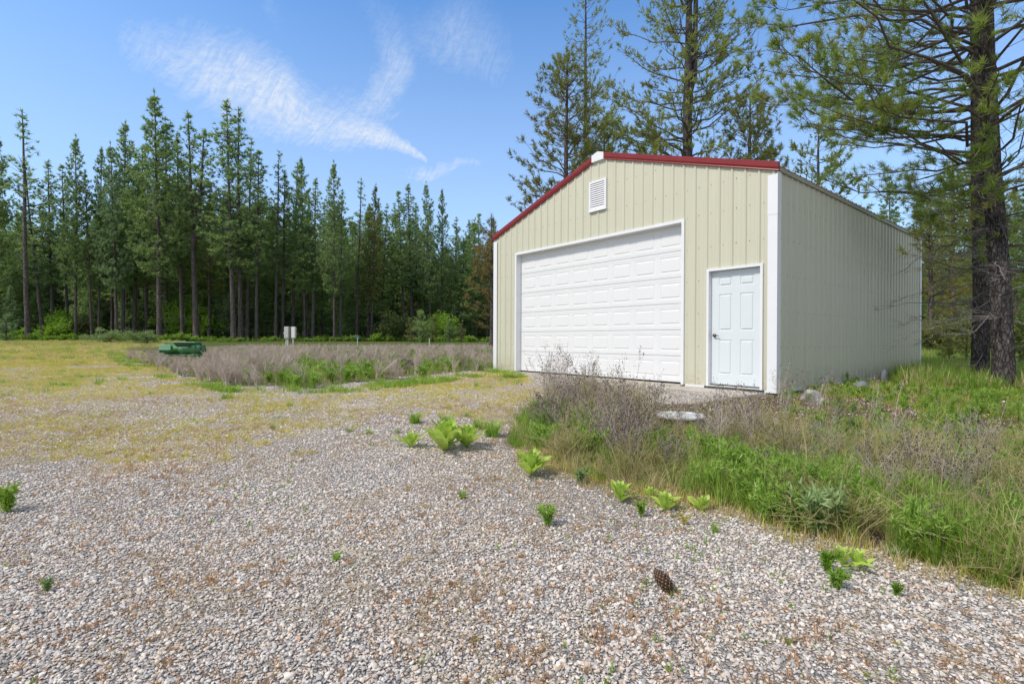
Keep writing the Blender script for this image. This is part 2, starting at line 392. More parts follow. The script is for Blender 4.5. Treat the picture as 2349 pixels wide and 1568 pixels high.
M['fir'] = leafy('dark_fir_needles', (.15, .26, .09), (.28, .42, .14), .5, .3, .8)
M['shrub'] = leafy('bright_shrub_leaves', (.19, .36, .035), (.38, .55, .07), .4, .25, 1.2)
M['shrubd'] = leafy('olive_shrub_leaves', (.10, .15, .045), (.20, .25, .09), .35, .25, 1.2)
M['grass'] = leafy('fresh_grass', (.19, .34, .035), (.36, .52, .08), .4, .25, 1.4, (.42, .46, .10))
M['grassd'] = leafy('deep_green_herbs', (.23, .39, .06), (.40, .56, .11), .35, .35, 1.6)
M['grassb'] = leafy('grey_green_tufts', (.24, .36, .14), (.40, .50, .22), .3, .3, 2)
M['straw'] = leafy('straw_grass', (.48, .42, .20), (.68, .60, .32), .35, .35, 2.0, (.42, .40, .12))
M['moss'] = leafy('yellow_green_short_grass', (.52, .47, .10), (.72, .63, .18), .35, .2, .8, (.46, .52, .09))
M['tan'] = leafy('tan_dry_short_grass', (.56, .45, .26), (.72, .58, .36), .35, .2, .8, (.60, .42, .20))
M['sprout'] = leafy('red_brown_sprouts', (.48, .26, .14), (.60, .40, .22), .3, .3, 2.0)
M['dead'] = leafy('dead_knapweed_stems', (.44, .365, .325), (.64, .555, .49), .2, .25, 1.0, (.62, .56, .44))
M['deadf'] = leafy('dead_knapweed_stems_mauve', (.60, .50, .455), (.78, .68, .62), .3, .2, .35, (.74, .67, .54))
M['seed'] = simple('dark_seed_heads', (.065, .045, .035), .9, .2)
M['cream'] = simple('papery_flower_heads', (.55, .42, .28), .9, .2)
M['mullein'] = leafy('woolly_mullein_leaf', (.42, .60, .08), (.62, .76, .19), .35, .2, 5.0)
M['cone'] = simple('pine_cone_scale', (.13, .075, .045), .7, .3, 30)
M['coned'] = simple('pine_cone_core', (.035, .02, .014), .9, .2)
M['conet'] = simple('pine_cone_tip', (.28, .19, .12), .7, .3, 30)
def stone_mat(name):
    m, w, b = new_mat(name); r = w.rnd()
    c = w.ramp(r, [(0, (.46, .45, .45)), (.13, (.28, .29, .31)), (.25, (.60, .57, .53)), (.37, (.36, .36, .38)), (.47, (.20, .21, .235)), (.56, (.52, .50, .48)),
                   (.66, (.50, .41, .33)), (.73, (.40, .40, .42)), (.80, (.66, .64, .62)), (.87, (.45, .32, .235)), (.92, (.145, .15, .165)), (.965, (.44, .25, .16))], 'CONSTANT')
    o = w.obj(); c = w.mix(w.mr(w.noise(o, 1.8, 5, .7), .25, .75, 0, .4), c, (.40, .36, .33)); c = w.mix(.30, c, (.36, .34, .315)); c = w.mix(1.0, c, (1.54, 1.50, 1.43), 'MULTIPLY')
    w.L(c, b.inputs['Base Color']); b.inputs['Roughness'].default_value = .8; return m
M['stone'] = stone_mat('gravel_stones')

# ------------------------------------------------------------------ ground
PATCH = [(1150, 1022), (1180, 965), (1235, 935), (1270, 905), (1300, 905), (1490, 925), (1560, 925), (1650, 918), (1760, 905), (1800, 893), (2110, 850), (2125, 800), (3600, 800),
         (5200, 1568), (3300, 1568), (2700, 1450), (2349, 1368), (2130, 1312), (1950, 1262), (1800, 1222), (1700, 1176), (1560, 1150), (1400, 1118), (1290, 1075), (1225, 1040)]
FIELD = [(1140, 848), (1060, 852), (1000, 860), (900, 872), (760, 884), (640, 888), (530, 886), (470, 872), (400, 858), (345, 842), (290, 820), (270, 800), (330, 792), (1300, 786), (1300, 848)]
MOSS = [(-600, 792), (300, 790), (420, 870), (560, 895), (760, 895), (1140, 850), (1200, 860), (1275, 900), (1240, 945), (1170, 985), (1130, 1015), (900, 1000), (700, 1010), (520, 1035), (380, 1065), (100, 1080), (-600, 1160)]
def zones(x, y):
    x = np.asarray(x); y = np.asarray(y); z = ground_z(x, y)
    px, py = proj(np.stack([x, y, z], -1).reshape(-1, 3)); px = px.reshape(x.shape); py = py.reshape(x.shape)
    wob = (vnoise(x, y, .9, 3) - .5); k = 60 / np.maximum(y, 2.5)
    pxj = px + wob * k * 4; pyj = py + (vnoise(x, y, 1.3, 5) - .5) * k * 2.2
    ok = y > 1.0
    return px, py, inpoly(pxj, pyj, PATCH) & ok, inpoly(pxj + (vnoise(x, y, 2.2, 18) - .5) * 50, pyj + (vnoise(x, y, 2.6, 19) - .5) * 26, FIELD) & ok, inpoly(pxj, pyj + (vnoise(x, y, .55, 15) - .5) * 170 * np.clip((py - 860) / 60, 0, 1) + (vnoise(x, y, 3, 16, 2) - .5) * 90 * np.clip((py - 860) / 60, 0, 1), MOSS) & ok, (y > 33 + x * .12)
def build_ground():
    xs = np.concatenate([-np.geomspace(1500, 26, 16), np.linspace(-25, -8, 86), np.linspace(-7.9, 14, 220), np.linspace(14.2, 30, 60), np.geomspace(31, 1500, 16)])
    ys = np.concatenate([[-60, -20, -5, -1], np.linspace(0, 12, 121), np.linspace(12.15, 24, 70), np.linspace(24.5, 50, 50), np.geomspace(52, 1600, 20)])
    X, Y = np.meshgrid(xs, ys); Z = ground_z(X, Y)
    px, py, pa, fi, mo, fo = zones(X, Y)
    ny, nx = X.shape; V = np.stack([X, Y, Z], -1).reshape(-1, 3)
    i = np.arange(ny * nx).reshape(ny, nx); Fc = np.stack([i[:-1, :-1], i[:-1, 1:], i[1:, 1:], i[1:, :-1]], -1).reshape(-1, 4)
    o = mk('ground', V, Fc, None, smooth=True); me = o.data
    def at_(nm, v):
        v = v.astype(np.float32); k = np.pad(v, 1, mode='edge'); v = (k[1:-1, 1:-1] * 2 + k[:-2, 1:-1] + k[2:, 1:-1] + k[1:-1, :-2] + k[1:-1, 2:]) / 6
        a = me.attributes.new(nm, 'FLOAT', 'POINT'); a.data.foreach_set('value', v.ravel())
    at_('soil', pa); at_('field', fi); at_('moss', mo); at_('forest', fo)
    m, w, b = new_mat('gravel_and_soil'); p = w.pos()
    cell = w.vor(p, 55, 'F1', 1); csep = w.n.new('ShaderNodeSeparateColor'); w.L(cell, csep.inputs[0])
    grav = w.ramp(csep.outputs[0], [(0, (.42, .41, .41)), (.14, (.24, .25, .27)), (.27, (.56, .53, .49)), (.4, (.34, .34, .36)), (.52, (.18, .19, .21)), (.62, (.50, .48, .46)), (.74, (.47, .38, .30)), (.84, (.62, .60, .58)), (.92, (.42, .29, .21))], 'CONSTANT')
    grav = w.mix(1.0, grav, (1.36, 1.33, 1.28), 'MULTIPLY'); grav = w.mix(w.mr(w.vor(p, 55, 'DISTANCE_TO_EDGE'), .07, .0), grav, (.20, .17, .145))
    dust = w.mix(w.mr(w.noise(p, 1.1, 6, .7), .42, .66), grav, (.52, .44, .36)); grav = w.mix(.55, grav, dust)
    n1 = w.noise(p, 2.3, 7, .7); n2 = w.noise(p, 17, 5, .7); n3 = w.noise(p, .35, 4, .6)
    tan = w.mix(w.mr(n2, .35, .65), (.60, .47, .31), (.78, .65, .46)); yel = w.mix(w.mr(n2, .35, .65), (.48, .45, .11), (.66, .58, .20))
    mossc = w.mix(w.mr(w.m('ADD', n1, w.m('MULTIPLY', n3, .6)), .78, .98), tan, yel)
    mm = w.m('MULTIPLY', w.attr('moss', 2), w.mr(w.m('ADD', n1, w.m('MULTIPLY', n2, .4)), .55, .80, 0, .9))
    tiny = w.m('MULTIPLY', w.mr(w.noise(p, 1.4, 7, .75), .56, .70), w.mr(n2, .4, .6))
    c = w.mix(w.m('MULTIPLY', tiny, .55), grav, (.33, .24, .13)); c = w.mix(mm, c, mossc)
    soil = w.mix(w.mr(n2, .35, .65), (.10, .065, .042), (.26, .18, .12)); soil = w.mix(w.mr(n1, .5, .62), soil, (.17, .20, .05))
    c = w.mix(w.m('MULTIPLY', w.attr('soil', 2), w.mr(n1, .25, .45, .6, 1)), c, soil)
    fld = w.mix(w.mr(n1, .4, .6), (.17, .22, .05), (.22, .17, .12)); c = w.mix(w.attr('field', 2), c, fld)
    fr = w.mix(w.mr(n1, .4, .62), (.10, .19, .03), (.16, .12, .07)); c = w.mix(w.attr('forest', 2), c, fr)
    w.L(c, b.inputs['Base Color']); b.inputs['Roughness'].default_value = .95; b.inputs['Specular IOR Level'].default_value = .15
    bp = w.n.new('ShaderNodeBump'); bp.inputs['Strength'].default_value = .9; bp.inputs['Distance'].default_value = .012
    hh = w.m('ADD', w.mr(w.vor(p, 55, 'DISTANCE_TO_EDGE'), 0, .25), w.m('MULTIPLY', n2, .7)); w.L(hh, bp.inputs['Height']); w.L(bp.outputs[0], b.inputs['Normal'])
    me.materials.append(m); tag(o, 'gravel yard fading to yellow grass and soil under the weeds', kind='structure')
build_ground()

# ------------------------------------------------------------------ garage
GW, GL, GH = 7.686, 9.016, 3.648
GZ = EYE - .8245
TH = -.8852
RAKE = .325                                       # roof rise per metre
garage = empty('metal_garage', (-.4917, 14.3503, GZ), TH)
tag(garage, 'tan ribbed metal garage with red roof trim and two white doors', 'garage')
def g2w(x, y, z=0.0):
    c, s = math.cos(TH), math.sin(TH); return Vector((-.4917 + c * x - s * y, 14.3503 + s * x + c * y, GZ + z))
HALF = GW / 2
def topz(x): return GH + RAKE * (HALF - abs(x - HALF)) + .05
OD = (.9419, 5.9853, 3.147); ED = (6.4751, 7.4695, 2.132)
P0 = 7.403; SP = .2385
def prof(xa, xb, phase, sp=SP):
    """ribbed sheet profile between xa and xb: list of (x, out)"""
    pts = []
    k0 = math.floor((xa - phase) / sp) - 1
    for k in range(k0, k0 + int((xb - xa) / sp) + 4):
        c = phase + k * sp
        pts += [(c - .030, 0), (c - .013, .021), (c + .013, .021), (c + .030, 0)]
        for q in (1 / 3, 2 / 3):
            m_ = c + sp * q; pts += [(m_ - .014, 0), (m_ - .007, .0035), (m_ + .007, .0035), (m_ + .014, 0)]
    pts.sort()
    px = [p[0] for p in pts]; po = [p[1] for p in pts]
    out = [(xa, float(np.interp(xa, px, po)))] + [p for p in pts if xa < p[0] < xb] + [(xb, float(np.interp(xb, px, po)))]
    return out
def sheet(xa, xb, phase, zb, zt, brk=()):
    """vertical sheet in the xz plane facing -y"""
    pr = prof(xa, xb, phase); px = [p[0] for p in pr]; po = [p[1] for p in pr]
    xsx = sorted(set(px + [b for b in brk if xa < b < xb])); V = []; Fc = []
    for a, b in zip(xsx[:-1], xsx[1:]):
        m_ = (a + b) / 2; n = len(V); oa = -np.interp(a, px, po); ob = -np.interp(b, px, po)
        V += [(a, oa, zb(m_)), (b, ob, zb(m_)), (b, ob, zt(b)), (a, oa, zt(a))]; Fc.append((n, n + 1, n + 2, n + 3))
    return V, Fc
def zb_front(x):
    if OD[0] < x < OD[1]: return OD[2]
    if ED[0] < x < ED[1]: return ED[2]
    return 0.0
edges = [0.0]; e = P0 - 8 * 4 * SP + .03 + 4 * SP
edges += [P0 - k * 4 * SP + .028 for k in range(7, -1, -1) if 0.15 < P0 - k * 4 * SP + .028 < GW - .1] + [GW]
for a, b in zip(edges[:-1], edges[1:]):
    V, Fc = sheet(a, b, P0, zb_front, topz, (OD[0], OD[1], ED[0], ED[1], HALF))
    o = mk('siding_panel', V, Fc, M['siding'], garage)
# right side, back and left side walls
def side_wall(L_, loc, rz, zt, kids=True):
    n = int(round(L_ / (4 * SP))); xs_ = [i * 4 * SP for i in range(n)] + [L_]
    for a, b in zip(xs_[:-1], xs_[1:]):
        V, Fc = sheet(a, b, .10, lambda x: 0.0, zt, (HALF,))
        o = mk('siding_panel', V, Fc, M['siding'], garage); o.location = loc; o.rotation_euler = (0, 0, rz)
side_wall(GL, (GW, 0, 0), math.pi / 2, lambda x: GH + .03)
side_wall(GL, (0, GL, 0), -math.pi / 2, lambda x: GH + .03)
side_wall(GW, (GW, GL, 0), math.pi, topz)
# screws
mb = MB()
for z in (.12, .72, 1.33, 1.94, 2.55, 3.16, 3.68, 4.25):
    k = 0
    while P0 - k * SP > .05:
        x = P0 - k * SP + SP * .32; k += 1
        if x > GW - .1 or z > topz(x) - .15 or z < zb_front(x) + .05: continue
        if k % 1 == 0: mb.cyl((x, 0, z + (k * 37 % 7) * .003), (x, -.011, z), .008, .005, 6)
for z in (.12, .72, 1.33, 1.94, 2.55, 3.16):
    for k in range(37):
        y = .10 + k * SP + SP * .32
        if y < GL - .1: mb.cyl((GW, y, z), (GW + .011, y, z), .008, .005, 6)
tag(mb.build('screw_heads', M['screw'], garage), kind='stuff')
# slab and base trim
mb = MB(); mb.box(.02, GW - .02, .02, GL - .02, -.40, -.02); mb.build('foundation_slab', M['conc'], garage)
for bx_ in ((-.02, OD[0] - .05, -.034, -.002), (OD[1] + .05, ED[0] - .05, -.034, -.002), (ED[1] + .05, GW + .02, -.034, -.002), (GW + .002, GW + .034, -.02, GL + .02)):
    mb = MB(); mb.box(*bx_, -.035, .006); mb.build('base_trim', M['white'], garage)
mb = MB(); mb.box(OD[0] + .02, OD[1] - .02, -.10, .30, -.30, -.022); mb.build('door_apron', M['conc'], garage)
# corner trims
def corner(x, y, sx, sy, mirror=1):
    mb = MB()
    xa, xb = (x - .13, x + .028) if sx > 0 else (x - .028, x + .13)
    ya, yb = (y - .030, y - .022) if sy < 0 else (y + .022, y + .030)
    mb.box(xa, xb, ya, yb, -.03, GH - .06)
    xc, xd = (x + .020, x + .028) if sx > 0 else (x - .028, x - .020)
    yc, yd = (y - .022, y + .11) if sy < 0 else (y - .11, y + .022)
    mb.box(xc, xd, yc, yd, -.03, GH - .02)
    mb.build('corner_trim', M['white'], garage)
corner(0, 0, -1, -1); corner(GW, 0, 1, -1); corner(GW, GL, 1, 1); corner(0, GL, -1, 1)
mb = MB(); mb.box(GW - .132, GW + .031, -.034, -.0305, 2.93, GH - .055); mb.box(GW + .0285, GW + .031, -.0305, .112, 2.93, GH - .02)
mb.build('corner_trim_cover', M['white'], garage)
# roof sheets (ribs run down the slope)
def roof_sheet(side, ya, yb):
    pr = prof(ya, yb, .1); V = []; Fc = []
    ov = .05; n0 = (RAKE, 1.0); L_ = math.hypot(*n0); nx_, nz = RAKE / L_, 1 / L_
    for t in (0, 1):
        for (y, o_) in pr:
            xe = (GW + ov if side > 0 else -ov) if t == 0 else HALF
            z = GH + RAKE * (HALF - abs(xe - HALF)) + .085
            V.append((xe + (nx_ if side > 0 else -nx_) * o_, y, z + nz * o_))
    n = len(pr)
    V += [(v[0], v[1], v[2] - .012) for v in V]
    for i in range(n - 1):
        a, b, c, d = i, i + 1, n + i + 1, n + i
        Fc.append((a, b, c, d)); Fc.append((a + 2 * n, d + 2 * n, c + 2 * n, b + 2 * n)); Fc.append((a, a + 2 * n, b + 2 * n, b))
    mk('roof_sheet', V, Fc, M['roof'], garage)
for s in (1, -1):
    y = 0.0
    while y < GL - .2: roof_sheet(s, y, min(y + 4 * SP, GL + .02)); y += 4 * SP
mb = MB(); mb.box(GW + .01, GW + .045, 0, GL, GH - .01, GH + .055); mb.build('eave_trim', M['roof'], garage)
mb = MB(); mb.box(-.045, -.01, 0, GL, GH - .01, GH + .055); mb.build('eave_trim', M['roof'], garage)
V = []
for y in (-.02, GL + .03):
    for x, z in ((HALF - .2, -RAKE * .2), (HALF, 0), (HALF + .2, -RAKE * .2)): V.append((x, y, GH + RAKE * HALF + .118 + z))
mk('ridge_cap', V, [(0, 1, 4, 3), (1, 2, 5, 4)], M['roof'], garage)
# red rake trims: folded channel following each slope
def rake_trim(xa, xb, y0, y1):
    prof_ = [(0.0, .145), (-.052, .145), (-.060, .135), (-.060, .050), (-.046, .018), (-.052, .0), (-.020, -.004), (0.0, -.004)]
    V = []; Fc = []
    for x in (xa, xb):
        zb_ = GH + RAKE * (HALF - abs(x - HALF)) + .002
        for (o_, z) in prof_: V.append((x, y0 + o_ * y1, zb_ + z))
    n = len(prof_)
    for i in range(n): j = (i + 1) % n; Fc.append((i, j, n + j, n + i))
    Fc += [tuple(range(n))[::-1], tuple(range(n, 2 * n))]
    mk('rake_trim', V, Fc, M['red'], garage)
for ya, sg in ((0, 1), (GL, -1)):
    rake_trim(-.05, HALF - .165, ya, sg); rake_trim(HALF + .165, GW + .05, ya, sg)
mb = MB()
n = [(HALF - .172, GH + RAKE * (HALF - .17) - .0), (HALF + .172, GH + RAKE * (HALF - .17) - .0), (HALF + .172, GH + RAKE * (HALF - .17) + .148), (HALF, GH + RAKE * HALF + .150), (HALF - .172, GH + RAKE * (HALF - .17) + .148)]
V = [(x, y, z) for y in (-.068, .0) for x, z in n]
mk('peak_cap', V, [(0, 1, 2, 3, 4), (9, 8, 7, 6, 5)] + [(i, 5 + i, 5 + (i + 1) % 5, (i + 1) % 5) for i in range(5)], M['white'], garage)
# door casings
def casing(x0, x1, h, w_, depth, zlo=0.0):
    mb = MB()
    mb.box(x0 - .012, x0 + w_, -.036, -.002, zlo, h + .012); mb.box(x1 - w_, x1 + .012, -.036, -.002, zlo, h + .012); mb.box(x0 + w_, x1 - w_, -.036, -.002, h - w_, h + .012)
    mb.box(x0 + w_ - .006, x0 + w_, -.002, depth, zlo, h - w_); mb.box(x1 - w_, x1 - w_ + .006, -.002, depth, zlo, h - w_); mb.box(x0 + w_, x1 - w_, -.002, depth, h - w_, h - w_ + .006)
    return mb
casing(OD[0], OD[1], OD[2], .045, .16).build('overhead_door_casing', M['white'], garage)
od = empty('overhead_door', (0, 0, 0)); od.parent = garage
# sectional door: six sections of eight raised panels
x0, x1, zt = OD[0] + .045, OD[1] - .045, OD[2] - .05
hs = zt / 6
def raised(w_, h_, outer=.012, prof_=((0, 0), (.012, -.006), (.024, -.006), (.042, .002), (.05, .003))):
    V = []; Fc = []
    for (i_, o_) in prof_:
        V += [(i_, -o_ if False else o_ * -1, i_), (w_ - i_, -o_, i_), (w_ - i_, -o_, h_ - i_), (i_, -o_, h_ - i_)]
    for k in range(len(prof_) - 1):
        for i in range(4): a = k * 4 + i; b = k * 4 + (i + 1) % 4; Fc.append((a, b, b + 4, a + 4))
    k = (len(prof_) - 1) * 4; Fc.append((k, k + 1, k + 2, k + 3)); return V, Fc
pw = (x1 - x0 - .10) / 8; phw, phh = pw - .125, hs - .20
# section face with holes for the panels
def section_mesh(W_, H_, holes, pr_lines=True, t=.04):
    xsx = sorted(set([0, W_] + [q for h in holes for q in (h[0], h[1])])); zsz = sorted(set([.006, H_ - .006] + [q for h in holes for q in (h[2], h[3])]))
    V = []; Fc = []
    for a, b in zip(xsx[:-1], xsx[1:]):
        for c, d in zip(zsz[:-1], zsz[1:]):
            if any(h[0] - 1e-6 <= a and b <= h[1] + 1e-6 and h[2] - 1e-6 <= c and d <= h[3] + 1e-6 for h in holes): continue
            n = len(V); V += [(a, 0, c), (b, 0, c), (b, 0, d), (a, 0, d)]; Fc.append((n, n + 1, n + 2, n + 3))
    n = len(V); V += [(0, 0, .006), (W_, 0, .006), (W_, .02, 0), (0, .02, 0), (0, 0, H_ - .006), (W_, 0, H_ - .006), (W_, .02, H_), (0, .02, H_)]
    Fc += [(n + 3, n + 2, n + 1, n), (n + 4, n + 5, n + 6, n + 7), (n, n + 4, n + 7, n + 3), (n + 1, n + 2, n + 6, n + 5)]
    return V, Fc
holes = [(.05 + i * pw + .0625, .05 + i * pw + .0625 + phw, .10, .10 + phh) for i in range(8)]
V, Fc = section_mesh(x1 - x0, hs, holes)
for zz in (.035, .052, hs - .058, hs - .040):       # pressed bead lines
    n = len(V); V += [(0, 0, zz - .006), (x1 - x0, 0, zz - .006), (x1 - x0, -.003, zz - .003), (0, -.003, zz - .003), (x1 - x0, -.003, zz + .003), (0, -.003, zz + .003), (x1 - x0, 0, zz + .006), (0, 0, zz + .006)]
    Fc += [(n, n + 1, n + 2, n + 3), (n + 3, n + 2, n + 4, n + 5), (n + 5, n + 4, n + 6, n + 7)]
sec0 = mk('door_section', V, Fc, M['doorw'], od); sec0.location = (x0, .14, 0)
V, Fc = raised(phw, phh); pan0 = mk('door_panel', V, Fc, M['doorw'], od)
for s in range(6):
    so = sec0 if s == 0 else sec0.copy()
    if s: COL.objects.link(so)
    so.location = (x0, .14, s * hs + .012)
    for i in range(8):
        p = pan0 if (s == 0 and i == 0) else pan0.copy()
        if p is not pan0: COL.objects.link(p)
        p.location = (x0 + holes[i][0], .14, s * hs + .012 + .10)
mb = MB(); mb.box(x0, x1, .145, .175, .0, .03); mb.build('bottom_seal', M['black'], od)
mb = MB(); mb.box(x0, x1, .165, .18, .03, zt + .05); mb.build('door_backing', M['dark'], od)
# entry door
casing(ED[0], ED[1], ED[2], .032, .10, .0).build('entry_door_casing', M['white'], garage)
en = empty('entry_door', (0, 0, 0)); en.parent = garage
x0, x1, zt = ED[0] + .034, ED[1] - .034, ED[2] - .035
W_ = x1 - x0; H_ = zt - .035
def fx(a): return a * W_
holes = []
for (za, zb2) in ((.093, .395), (.475, .795), (.865, .945)):
    for (xa, xb) in ((.155, .42), (.58, .845)): holes.append((fx(xa), fx(xb), za * H_, zb2 * H_))
V, Fc = section_mesh(W_, H_, holes); o = mk('door_leaf', V, Fc, M['entry'], en); o.location = (x0, .065, .035)
for h in holes:
    V, Fc = raised(h[1] - h[0], h[3] - h[2], prof_=((0, 0), (.010, -.011), (.022, -.011), (.034, .003), (.045, .004)))
    o = mk('door_panel', V, Fc, M['entry'], en); o.location = (x0 + h[0], .065, .035 + h[2])
mb = MB(); mb.box(x0 - .002, x1 + .002, .09, .10, 0, zt + .03); mb.build('door_backing', M['dark'], en)
mb = MB(); mb.box(x0, x1, -.045, .085, .0, .022, b=.004); mb.build('threshold', M['grey'], en)
mb = MB(); mb.box(x0, x1, .05, .07, .0225, .036); mb.build('door_sweep', M['black'], en)
mb = MB(); kx, kz = x0 + .065, .93
mb.cyl((kx, .065, kz), (kx, .052, kz), .034, .032, 20); mb.cyl((kx, .052, kz), (kx, .018, kz), .013, .012, 12); mb.cyl((kx - .012, .020, kz), (kx + .05, .012, kz + .002), .012, .009, 10); mb.cyl((kx + .05, .012, kz + .002), (kx + .105, .02, kz - .008), .009, .006, 10)
mb.build('lever_handle', M['bronze'], en, True)
# stoop slab: uneven poured pad in front of the entry door
bm = bmesh.new(); sp_ = []
for k in range(26):
    t = 2 * math.pi * k / 26; ex = 5
    cx_ = math.copysign(abs(math.cos(t)) ** (2 / ex), math.cos(t)); sy_ = math.copysign(abs(math.sin(t)) ** (2 / ex), math.sin(t))
    sp_.append((6.72 + cx_ * .86 + random.uniform(-.02, .02), -.44 + sy_ * .40 + random.uniform(-.02, .02) + (.08 if cx_ < 0 and sy_ < 0 else 0)))
vv = [bm.verts.new((a, b, -.035 + random.uniform(-.004, .004))) for a, b in sp_]; f = bm.faces.new(vv)
ex = bmesh.ops.extrude_face_region(bm, geom=[f])
for q in ex['geom']:
    if isinstance(q, bmesh.types.BMVert): q.co.z -= .30
bmesh.ops.recalc_face_normals(bm, faces=bm.faces[:])
bmesh.ops.bevel(bm, geom=[e_ for e_ in bm.edges if all(v.co.z > -.1 for v in e_.verts)], offset=.02, segments=2, affect='EDGES')
me = bpy.data.meshes.new('door_step'); bm.to_mesh(me); bm.free(); me.materials.append(M['conc']); st = bpy.data.objects.new('door_step', me); COL.objects.link(st)
st.location = g2w(0, 0); st.rotation_euler = (0, 0, TH); tag(st, 'low poured concrete step pad in front of the small white entry door', 'step')
# louvred gable vent
vt = empty('gable_vent', (3.577, 0, 3.741)); vt.parent = garage
w_, h_ = .503, .675; mb = MB()
mb.box(0, .05, -.050, -.0, 0, h_); mb.box(w_ - .05, w_, -.050, -.0, 0, h_); mb.box(.05, w_ - .05, -.050, 0, h_ - .05, h_); mb.box(.05, w_ - .05, -.050, 0, 0, .06); mb.box(-.012, w_ + .012, -.056, -.0505, -.012, .02)
mb.build('vent_frame', M['white'], vt)
mb = MB(); mb.box(.05, w_ - .05, -.0215, -.020, .06, h_ - .05); mb.build('vent_backing', M['dark'], vt)
ns = 12; st_ = (h_ - .11) / ns; slat = None
for i in range(ns):
    if slat is None:
        mb = MB(); mb.add([(.05, -.046, 0), (w_ - .05, -.046, 0), (w_ - .05, -.028, st_ * .80), (.05, -.028, st_ * .80), (.05, -.040, -.002), (w_ - .05, -.040, -.002), (w_ - .05, -.0225, st_ * .78), (.05, -.0225, st_ * .78)],
                         [(0, 1, 2, 3), (7, 6, 5, 4), (4, 5, 1, 0), (3, 2, 6, 7)]); slat = mb.build('vent_slat', M['white'], vt); o = slat
    else: o = slat.copy(); COL.objects.link(o)
    o.location = (0, 0, .062 + i * st_)

# ------------------------------------------------------------------ trees
def trunk_mesh(pts, rad, n=10, rough=0.0, rings=None, seed=0, flare=0.0):
    pts = np.asarray(pts, float); rad = np.asarray(rad, float); m0 = len(pts)
    if rings:
        t = np.linspace(0, m0 - 1, rings); pts = np.stack([np.interp(t, range(m0), pts[:, i]) for i in range(3)], -1); rad = np.interp(t, range(m0), rad)
    V, Fc = tube(pts, rad, n)
    return V, Fc
def conifer(seed, H, cs, W_, r0, lean=(0, 0), fork=None, per=5, whorl=.38, tsize=.30, tK=9, tw=.055, density=1.0, shape='pine', dead=True, up=.25, gap=.15):
    """returns trunk (verts, faces) and foliage (verts, faces); origin at the base, H tall, crown from cs*H"""
    g = np.random.default_rng(seed); tr = Acc(); fo = Acc()
    nz = 12; zz = np.linspace(0, 1, nz); wob = np.cumsum(g.normal(size=(nz, 2)) * .035, 0)
    def spine(lx, ly, z0=0, z1=1, b=(0, 0)):
        q = np.linspace(z0, z1, nz)
        return np.stack([b[0] + lx * (q - z0) / (z1 - z0) + wob[:, 0] * q, b[1] + ly * (q - z0) / (z1 - z0) + wob[:, 1] * q, q * H], -1), q
    sp, q = spine(*lean); rr = r0 * (1 - q) ** .8 * .92 + .02; rr[0] *= 1.25
    tr.add(*tube(sp, rr, 9)); stems = [(sp, q, cs, 1.0)]
    if fork:
        fz, dx, top = fork; b = [np.interp(fz, q, sp[:, i]) for i in range(2)]
        s2 = np.stack([b[0] + dx * np.linspace(0, 1, nz) ** .6, np.full(nz, b[1]), H * np.linspace(fz, top, nz)], -1)
        q2 = np.linspace(fz, top, nz); tr.add(*tube(s2, r0 * .75 * (1 - np.linspace(0, 1, nz)) ** .8 + .015, 7)); stems.append((s2, q2, max(cs, fz + .05), top))
    C = []; D = []; S = []
    for (sp, q, c0, top) in stems:
        z = c0
        while z < top * .985:
            rel = (z - c0) / (top - c0)
            env = (1 - rel) ** .78 * min(1, .45 + rel * 3.2) if shape == 'pine' else (1 - rel) ** .9
            L = W_ * env
            nb = per + (g.random() < .5)
            if g.random() < gap: nb = 2
            for k in range(nb):
                az = g.uniform(0, 2 * np.pi); l = max(.16, L * g.uniform(.55, 1.15)); b = np.array([np.interp(z, q, sp[:, i]) for i in range(3)])
                rise = up + .75 * rel if shape == 'pine' else -.15 + .5 * rel
                d0 = np.array([np.cos(az), np.sin(az), rise - .1])
                t = np.linspace(0, 1, 4)[:, None]
                P = b + d0 * l * t + np.array([0, 0, 1]) * l * .28 * t ** 2.2 * (1 if shape == 'pine' else .3)
                if l > .4: tr.add(*tube(P, np.array([1, .7, .45, .2]) * (.012 + .012 * l), 3))
                nt = max(2, int(l / .26 * density))
                tt = np.clip(g.beta(2.6, .9, nt), .12, 1)
                if l < .5: tt = g.uniform(.2, 1, nt)
                for t_ in tt:
                    c = b + d0 * l * t_ + np.array([0, 0, 1]) * l * .28 * t_ ** 2.2
                    side = np.array([-np.sin(az), np.cos(az), 0]) * g.normal() * l * .22 * (.4 + t_ * .7)
                    C.append(c + side + g.normal(size=3) * .05); D.append(d0 * .5 + unit(side + 1e-6) * .3 + np.array([0, 0, .75])); S.append(tsize * g.uniform(.75, 1.25))
            z += whorl / H * g.uniform(.7, 1.3)
        C.append(sp[-1] + 0.0); D.append(np.array([0, 0, 1.])); S.append(tsize * 1.3)
        if dead:
            for k in range(int(14 + 22 * c0)):
                z = g.uniform(.18 * c0, c0); az = g.uniform(0, 2 * np.pi); l = g.uniform(.3, 1.1); b = np.array([np.interp(z, q, sp[:, i]) for i in range(3)])
                if z < q[0]: continue
                tr.add(*tube(np.array([b, b + np.array([np.cos(az), np.sin(az), -.1]) * l * .5, b + np.array([np.cos(az), np.sin(az), -.3]) * l]), [.016, .011, .004], 3))
    V, Fc = tufts(np.array(C), np.array(D), tK, np.array(S), tw, 1.05, .05, g); fo.add(V, Fc)
    return tr, fo
